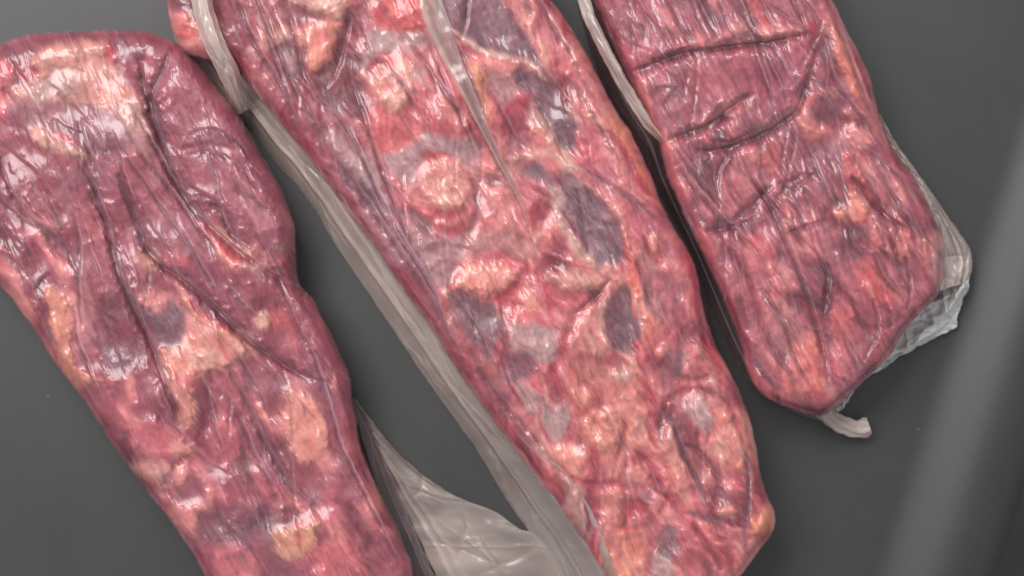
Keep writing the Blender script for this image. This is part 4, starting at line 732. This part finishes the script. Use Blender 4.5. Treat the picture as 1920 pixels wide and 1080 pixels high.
# ------------------------------------------------------------------ right pack
right = empty('vacuum_packed_beef', 1440, 380)
tag(right, 'squared-off vacuum-packed beef cut creased across, with white pad and film tail at its end, rightmost', 'packed meat', 'beef cuts sealed in clear film on the worktop')
R_out = [(1080,-70),(1120,15),(1160,105),(1200,190),(1235,262),(1252,330),(1290,415),(1330,500),(1360,570),(1385,630),(1402,690),(1422,732),(1480,765),(1538,780),
 (1566,762),(1600,732),(1655,680),(1697,620),(1728,584),(1756,554),(1770,508),(1768,455),(1752,405),(1725,350),(1697,310),(1665,265),(1650,220),(1640,180),(1620,120),
 (1590,60),(1560,0),(1530,-70),(1480,-130),(1350,-150),(1180,-140),(1100,-120)]
R_paint = [
 ('P', [(1130,-60),(1230,-60),(1240,30),(1230,90),(1190,120),(1150,60)], (176,96,110), 14, .7), ('P', [(1160,20),(1240,20),(1250,80),(1200,100)], (188,112,122), 14, .5),
 ('P', [(1165,85),(1230,85),(1220,120),(1185,118)], 'fatr', 9, .5), ('P', [(1210,150),(1290,120),(1380,120),(1390,190),(1320,215),(1255,255),(1220,200)], (180,100,112), 14, .65), ('P', [(1290,130),(1370,125),(1370,180),(1300,185)], 'pink', 12, .45),
 ('P', [(1402,94),(1493,82),(1518,117),(1504,167),(1463,228),(1415,222),(1388,155)], (178,88,106), 9, .9), ('P', [(1420,0),(1500,-10),(1510,50),(1440,40)], 'leanp', 12, .7),
 ('P', [(1370,50),(1392,34),(1400,60),(1370,78)], 'fat', 6, .75, .6, 'fat_patch'), ('P', [(1425,45),(1450,35),(1490,52),(1470,70),(1430,70)], 'fat', 7, .85, .6, 'fat_patch'), ('P', [(1400,0),(1440,-5),(1455,30),(1430,40)], (206,72,80), 8, .75), ('P', ell(1360,68,16,9), 'fat', 6, .6),
 ('P', [(1245,60),(1300,55),(1310,75),(1260,82)], 'redd', 7, .7, -.6), ('P', ell(1390,68,20,8), 'plum', 6, .6), ('P', [(1510,50),(1540,20),(1545,50),(1525,75)], 'red', 7, .7),
 ('P', [(1552,40),(1572,60),(1592,100),(1608,140),(1616,180),(1600,182),(1582,144),(1565,92)], (226,128,112), 7, .95, 1.2, 'fat_patch'), ('S', [(1560,10),(1600,90),(1630,160),(1650,230)], 6, (176,62,80), .7),
 ('P', [(1510,185),(1540,165),(1570,168),(1585,185),(1550,176),(1525,200),(1530,240),(1505,260),(1500,220)], 'fat', 7, .85, .8, 'fat_patch'), ('P', [(1535,180),(1580,180),(1585,220),(1550,225),(1530,205)], (146,74,90), 8, .9), ('P', ell(1520,190,9,11), (216,84,84), 6, .8),
 ('P', [(1588,195),(1610,205),(1618,222),(1590,215)], 'fat', 5, .85, .5, 'fat_patch'), ('P', [(1590,232),(1615,232),(1632,258),(1625,282),(1600,268)], 'fat', 6, .9, .8, 'fat_patch'), ('S', [(1565,218),(1590,230),(1620,234),(1640,255)], 6, 'redd', .85, -.6),
 ('P', [(1505,235),(1545,235),(1545,258),(1510,262)], (228,134,120), 7, .75, .5, 'fat_patch'), ('P', [(1420,280),(1450,262),(1470,290),(1462,330),(1440,320)], (218,116,110), 8, .8, .6, 'fat_patch'), ('P', ell(1410,290,12,18,-20), (220,140,132), 6, .75, .8, 'fat_patch'),
 ('P', [(1478,270),(1590,262),(1598,300),(1580,350),(1560,380),(1520,330),(1480,330)], (160,82,96), 10, .9), ('P', [(1490,330),(1560,340),(1560,390),(1500,400),(1470,370)], (172,96,108), 12, .6),
 ('P', [(1368,310),(1395,275),(1420,320),(1410,350),(1375,345)], (214,126,126), 8, .75, .6, 'fat_patch'), ('P', [(1290,330),(1310,345),(1345,405),(1352,420),(1320,400)], (214,118,114), 7, .75, .5, 'fat_patch'),
 ('P', [(1580,300),(1605,285),(1622,330),(1612,355),(1590,345)], (212,92,90), 8, .8, .5, 'fat_patch'), ('P', [(1569,400),(1591,382),(1600,355),(1627,362),(1624,390),(1613,422),(1585,417)], (232,136,116), 6, .95, 1.0, 'fat_patch'), ('S', [(1590,420),(1612,424),(1620,410)], 4, 'red', .8), ('S', [(1590,345),(1620,350),(1632,365)], 6, 'red', .7),
 ('P', [(1465,392),(1480,384),(1492,415),(1482,428)], 'fat', 5, .8, .5, 'fat_patch'), ('P', [(1395,455),(1430,450),(1445,480),(1410,490)], (216,112,110), 9, .7, .5, 'fat_patch'), ('P', [(1672,415),(1700,412),(1712,450),(1700,490),(1680,470)], (222,126,118), 6, .85, 1.0, 'fat_patch'),
 ('P', [(1720,450),(1745,460),(1748,490),(1728,510)], (224,128,114), 6, .8, .6, 'fat_patch'), ('S', [(1615,452),(1650,470),(1690,502)], 7, 'redd', .85, -.8), ('S', [(1640,380),(1690,400),(1720,430)], 6, 'redd', .7, -.6), ('P', [(1540,450),(1600,455),(1610,490),(1560,500)], (128,70,86), 12, .6),
 ('P', [(1600,500),(1640,485),(1670,520),(1690,560),(1650,570),(1615,545)], (214,100,98), 8, .85, .8, 'fat_patch'), ('P', ell(1642,548,10,22,-35), 'fat', 6, .85, .6, 'fat_patch'), ('S', [(1625,510),(1645,540),(1652,570)], 6, 'red', .75),
 ('P', [(1430,565),(1480,560),(1498,600),(1490,650),(1455,650),(1428,610)], (218,134,130), 10, .75, .5, 'fat_patch'), ('S', [(1440,550),(1470,555),(1490,558)], 6, 'red', .75, -.5), ('P', [(1552,590),(1590,570),(1600,610),(1580,640),(1555,625)], (220,108,106), 7, .85, .8, 'fat_patch'),
 ('P', [(1600,585),(1700,570),(1720,600),(1670,660),(1610,700),(1590,690),(1600,640)], (152,62,78), 12, .8), ('P', [(1490,650),(1530,630),(1545,690),(1548,735),(1510,750),(1470,730),(1465,690)], (226,124,112), 9, .9, 1.0, 'fat_patch'), ('P', ell(1530,740,18,12), (200,72,82), 7, .75), ('S', [(1495,700),(1520,690),(1545,700)], 5, 'red', .6),
 ('P', [(1300,480),(1380,460),(1440,540),(1400,560),(1340,530)], 'leanp', 14, .5), ('P', [(1350,500),(1390,500),(1400,560),(1370,550)], (206,124,126), 12, .6, .4, 'fat_patch'), ('P', [(1390,395),(1420,390),(1430,430),(1400,440)], 'plum', 9, .65), ('P', ell(1558,725,8,16), (206,150,140), 5, .6),
 ('P', [(1755,430),(1778,460),(1780,520),(1750,545),(1745,500)], (190,150,142), 9, .6), ('P', [(1640,240),(1670,280),(1700,330),(1735,390),(1720,400),(1680,340),(1640,290)], (170,80,92), 10, .6),
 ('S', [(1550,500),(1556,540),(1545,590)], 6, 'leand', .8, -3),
 ('P', [(1560,640),(1590,650),(1585,700),(1560,690)], 'fatr', 8, .7, .8, 'fat_patch'), ('P', [(1440,500),(1480,490),(1500,540),(1460,550)], (222,130,130), 9, .7, .8, 'fat_patch'), ('P', [(1300,440),(1335,430),(1350,470),(1320,480)], 'fatr', 8, .65, .7, 'fat_patch'), ('P', [(1630,420),(1660,430),(1655,470),(1630,460)], (220,120,118), 7, .7, .7, 'fat_patch'), ('S', [(1370,470),(1400,520),(1420,580),(1450,650)], 6, 'redd', .7, -1.5), ('S', [(1500,560),(1530,600),(1540,660)], 6, 'red', .65, -1.4), ('S', [(1600,600),(1640,620),(1690,600)], 5, 'redd', .6, -1.2),
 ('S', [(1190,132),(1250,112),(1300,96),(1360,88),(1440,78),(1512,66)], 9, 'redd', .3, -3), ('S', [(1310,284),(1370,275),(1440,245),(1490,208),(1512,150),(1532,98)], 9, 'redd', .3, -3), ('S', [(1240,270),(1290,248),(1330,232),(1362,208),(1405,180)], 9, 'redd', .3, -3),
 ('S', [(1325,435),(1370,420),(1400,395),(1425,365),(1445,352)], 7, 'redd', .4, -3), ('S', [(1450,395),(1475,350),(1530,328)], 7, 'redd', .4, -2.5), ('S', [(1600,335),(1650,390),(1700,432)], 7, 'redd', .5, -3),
]
R_wr = [
 ([(1195,128),(1250,108),(1300,92),(1360,85),(1440,76),(1512,64)], 5, 2.0, .35), ([(1220,112),(1280,90),(1300,84)], 5, 2.0, .35), ([(1310,282),(1370,272),(1440,242),(1490,206),(1510,150),(1532,98)], 5, 2.0, .35),
 ([(1250,262),(1290,245),(1330,228),(1362,205),(1400,178)], 5, 1.8, .4), ([(1330,262),(1370,262),(1400,250)], 4, 1.4, .3), ([(1245,268),(1290,330),(1340,390),(1400,450),(1440,480)], 5, 1.8, .45),
 ([(1255,255),(1310,330),(1365,395)], 4, 1.3, .35), ([(1385,275),(1420,340),(1460,410),(1490,480),(1520,560),(1545,650),(1562,745)], 4.5, 1.8, .4), ([(1375,280),(1352,320),(1350,350)], 4, 1.2, .4),
 ([(1455,320),(1480,352),(1520,330)], 4, 1.2, .15), ([(1470,440),(1500,425),(1550,410)], 4, 1.3, .2), ([(1330,430),(1380,420),(1420,400)], 4, 1.3, .25), ([(1400,400),(1420,370),(1440,355)], 4, 1.3, .25),
 ([(1405,60),(1440,160),(1470,235)], 2.6, .8, .45), ([(1420,60),(1455,140),(1480,190)], 2.4, .7, .4), ([(1445,70),(1475,130),(1500,170)], 2.4, .7, .4), ([(1380,-20),(1410,50),(1430,75)], 3, .9, .5), ([(1420,-20),(1450,50)], 3, .9, .5),
 ([(1340,-20),(1370,50),(1390,80)], 3, .9, .4), ([(1300,-20),(1330,40),(1350,70)], 3, .8, .35), ([(1510,260),(1540,330),(1570,390)], 2.8, .9, .5), ([(1480,-20),(1510,40),(1515,70)], 4, 1.2, .2),
 ([(1545,-20),(1580,60),(1610,140),(1640,220),(1660,270)], 4, 1.4, .4), ([(1540,60),(1570,150),(1620,220),(1655,262)], 4, 1.3, .35), ([(1636,285),(1670,350),(1700,400),(1725,450)], 5, 1.8, .4), ([(1600,330),(1650,390),(1700,430)], 5, 1.6, .15),
 ([(1540,480),(1556,530),(1546,590)], 5, 1.8, .25), ([(1420,520),(1470,600),(1500,680),(1540,745)], 4, 1.2, .25), ([(1640,560),(1650,620),(1620,680)], 3, .9, .3), ([(1700,480),(1710,540),(1700,590)], 3, .9, .35), ([(1400,640),(1430,690),(1475,740)], 5, 1.6, .4),
 ([(1640,470),(1660,520),(1700,560)], 3.5, 1., .3), ([(1215,170),(1260,160),(1290,190)], 4, 1., .35), ([(1240,200),(1260,170),(1275,160)], 4, 1., .4), ([(1180,40),(1210,50),(1215,80)], 4, 1., .4), ([(1340,240),(1350,215),(1380,225)], 4, 1.4, .5),
]
over_right = build_pack(right, R_out, 0.038, 0.023, 22, ['leand','lean','leanp','leanp','leanp','pink','pink','fat'], R_paint, R_wr, 160, 71, film_amp=1.1, marble=(46,.5), pull=.7, swirl=.5, lumps=1.0, dark=.7, remarb=.4, seam=54, contrast=1.2, milk0=.055)

sheet('film_margin', [(1062,-90,3),(1085,20,3),(1112,110,3),(1150,205,3),(1200,282,3),(1242,372,3),(1290,465,3),(1330,565,3),(1375,665,3),(1412,722,3),(1470,765,3),(1540,790,3)],
      [(1085,-90,14),(1125,15,16),(1165,105,16),(1205,190,16),(1240,262,16),(1257,330,16),(1293,415,16),(1333,500,16),(1363,570,16),(1388,630,16),(1445,735,16),(1535,770,16)],
      M_clear, right, 360, 30, (.03,.04,.07,.10,.12,.2,.25,.3), 51, -1.5, .0012, [(.45,.5,.06,1.0,.28)], 6.0, .4, 8)
sheet('film_fold', [(1068,-80,38),(1085,10,36),(1120,90,36),(1160,165,36),(1205,235,34),(1238,268,30)], [(1092,-80,42),(1110,10,40),(1140,80,40),(1180,155,40),(1222,225,38),(1250,264,34)], M_flap, right, 120, 16, (.45,.5,.42,.4), 53, 2, .0010, [(.8,.8,.12,1.2,.25),(.1,.1,.1,.8,.2)], 8.0)
sheet('film_fold', [(1395,590,14),(1420,650,18),(1450,700,22),(1490,745,20)], [(1405,585,20),(1432,645,26),(1462,695,28),(1495,738,24)], M_flap, right, 60, 12, (.35,.45,.3), 54, 2, .0010, [(.5,.5,.15,1.,.3)], 8.0)
o = sheet('film_margin', [(1640,212,24),(1662,262,22),(1695,308,22),(1722,350,24),(1748,402,26),(1762,450,26),(1768,500,22),(1762,545,16)],
      [(1652,215,18),(1680,268,10),(1712,312,7),(1745,358,6),(1782,412,6),(1812,455,6),(1824,490,7),(1816,528,8)], M_flap, right, 150, 36, (.25,.5,.7,.66,.6,.5,.7,.8), 57, 4, .0022, [(.9,.9,.08,1.5,.2),(.5,.45,.08,2.0,-.12),(.7,.65,.05,2.0,.15)], 2.0)
o['label'] = 'cloudy film corner bulging past the lower right side'

def pad():
    m, nt, out_ = new_mat('absorbent_paper'); L = nt.links.new
    p = node(nt, 'ShaderNodeBsdfPrincipled'); p.inputs['Base Color'].default_value = (*lin((214, 214, 212)), 1); p.inputs['Roughness'].default_value = .75
    tc = node(nt, 'ShaderNodeTexCoord'); n1 = node(nt, 'ShaderNodeTexNoise', i_Scale=350.0, i_Detail=4.0); bp = node(nt, 'ShaderNodeBump', i_Strength=.5, i_Distance=.001)
    L(tc.outputs['Object'], n1.inputs[0]); L(n1.outputs[0], bp.inputs['Height']); L(bp.outputs[0], p.inputs['Normal']); L(p.outputs[0], out_.inputs[0])
    o = sheet('absorbent_pad', [(1548,735,3),(1580,715,3),(1620,690,4),(1670,630,4),(1720,575,4),(1760,535,5),(1790,500,5)],
          [(1570,772,2),(1584,764,2),(1596,738,2),(1612,718,2),(1655,690,3),(1700,662,3),(1750,635,4),(1780,620,4),(1793,612,4),(1796,590,5),(1808,560,6),(1818,520,7)], m, right, 190, 50, 0, 61, 2.5, .0042, [(.7,.75,.06,1.6,0),(.85,.8,.04,1.2,0)], 1.4, .3, 70, 7.0)
    o['label'] = 'crinkled white absorbent pad sticking out under the end'
pad()

def tail():
    path = resample(catmull([(1530,742,18),(1545,768,15),(1562,788,11),(1590,800,9),(1612,803,8),(1630,798,8)], False, 6), 46)
    ra = np.interp(np.linspace(0, 1, 46), [0, .25, .45, .6, .8, .92, 1], [22, 16, 13, 15, 14, 17, 13])
    n = 28; V = []; MK = []
    for i in range(46):
        a = path[max(i - 1, 0)]; b = path[min(i + 1, 45)]; d = (b - a)[:2]; d /= np.linalg.norm(d); nx, ny = -d[1], d[0]
        for k in range(n):
            t = 2 * math.pi * k / n; pl = 1 + .22 * math.sin(5 * t + i * .22) + .10 * math.sin(9 * t - i * .35)
            e = ra[i] * pl; px = path[i, 0] + nx * e * math.cos(t); py = path[i, 1] + ny * e * math.cos(t)
            z = max(0.0009, path[i, 2] * .001 + e * S * .55 * math.sin(t)); X_, Y_ = W(px, py, z); V.append((X_, Y_, z))
            MK.append(min(.95, .30 + .45 * i / 45 + .25 * (pl - 1)))
    F = [(i * n + k, (i + 1) * n + k, (i + 1) * n + (k + 1) % n, i * n + (k + 1) % n) for i in range(45) for k in range(n)]
    c = path[-1]; X_, Y_ = W(c[0] + 3, c[1], .008); V.append((X_, Y_, .008)); MK.append(.8); q = len(V) - 1
    F += [(45 * n + k, q, q, 45 * n + (k + 1) % n) for k in range(0)]
    o = mesh_obj('film_tail', V, F, M_flap, right, {'milk': MK}); o['label'] = 'twisted pale film tail at the lower end'
tail()
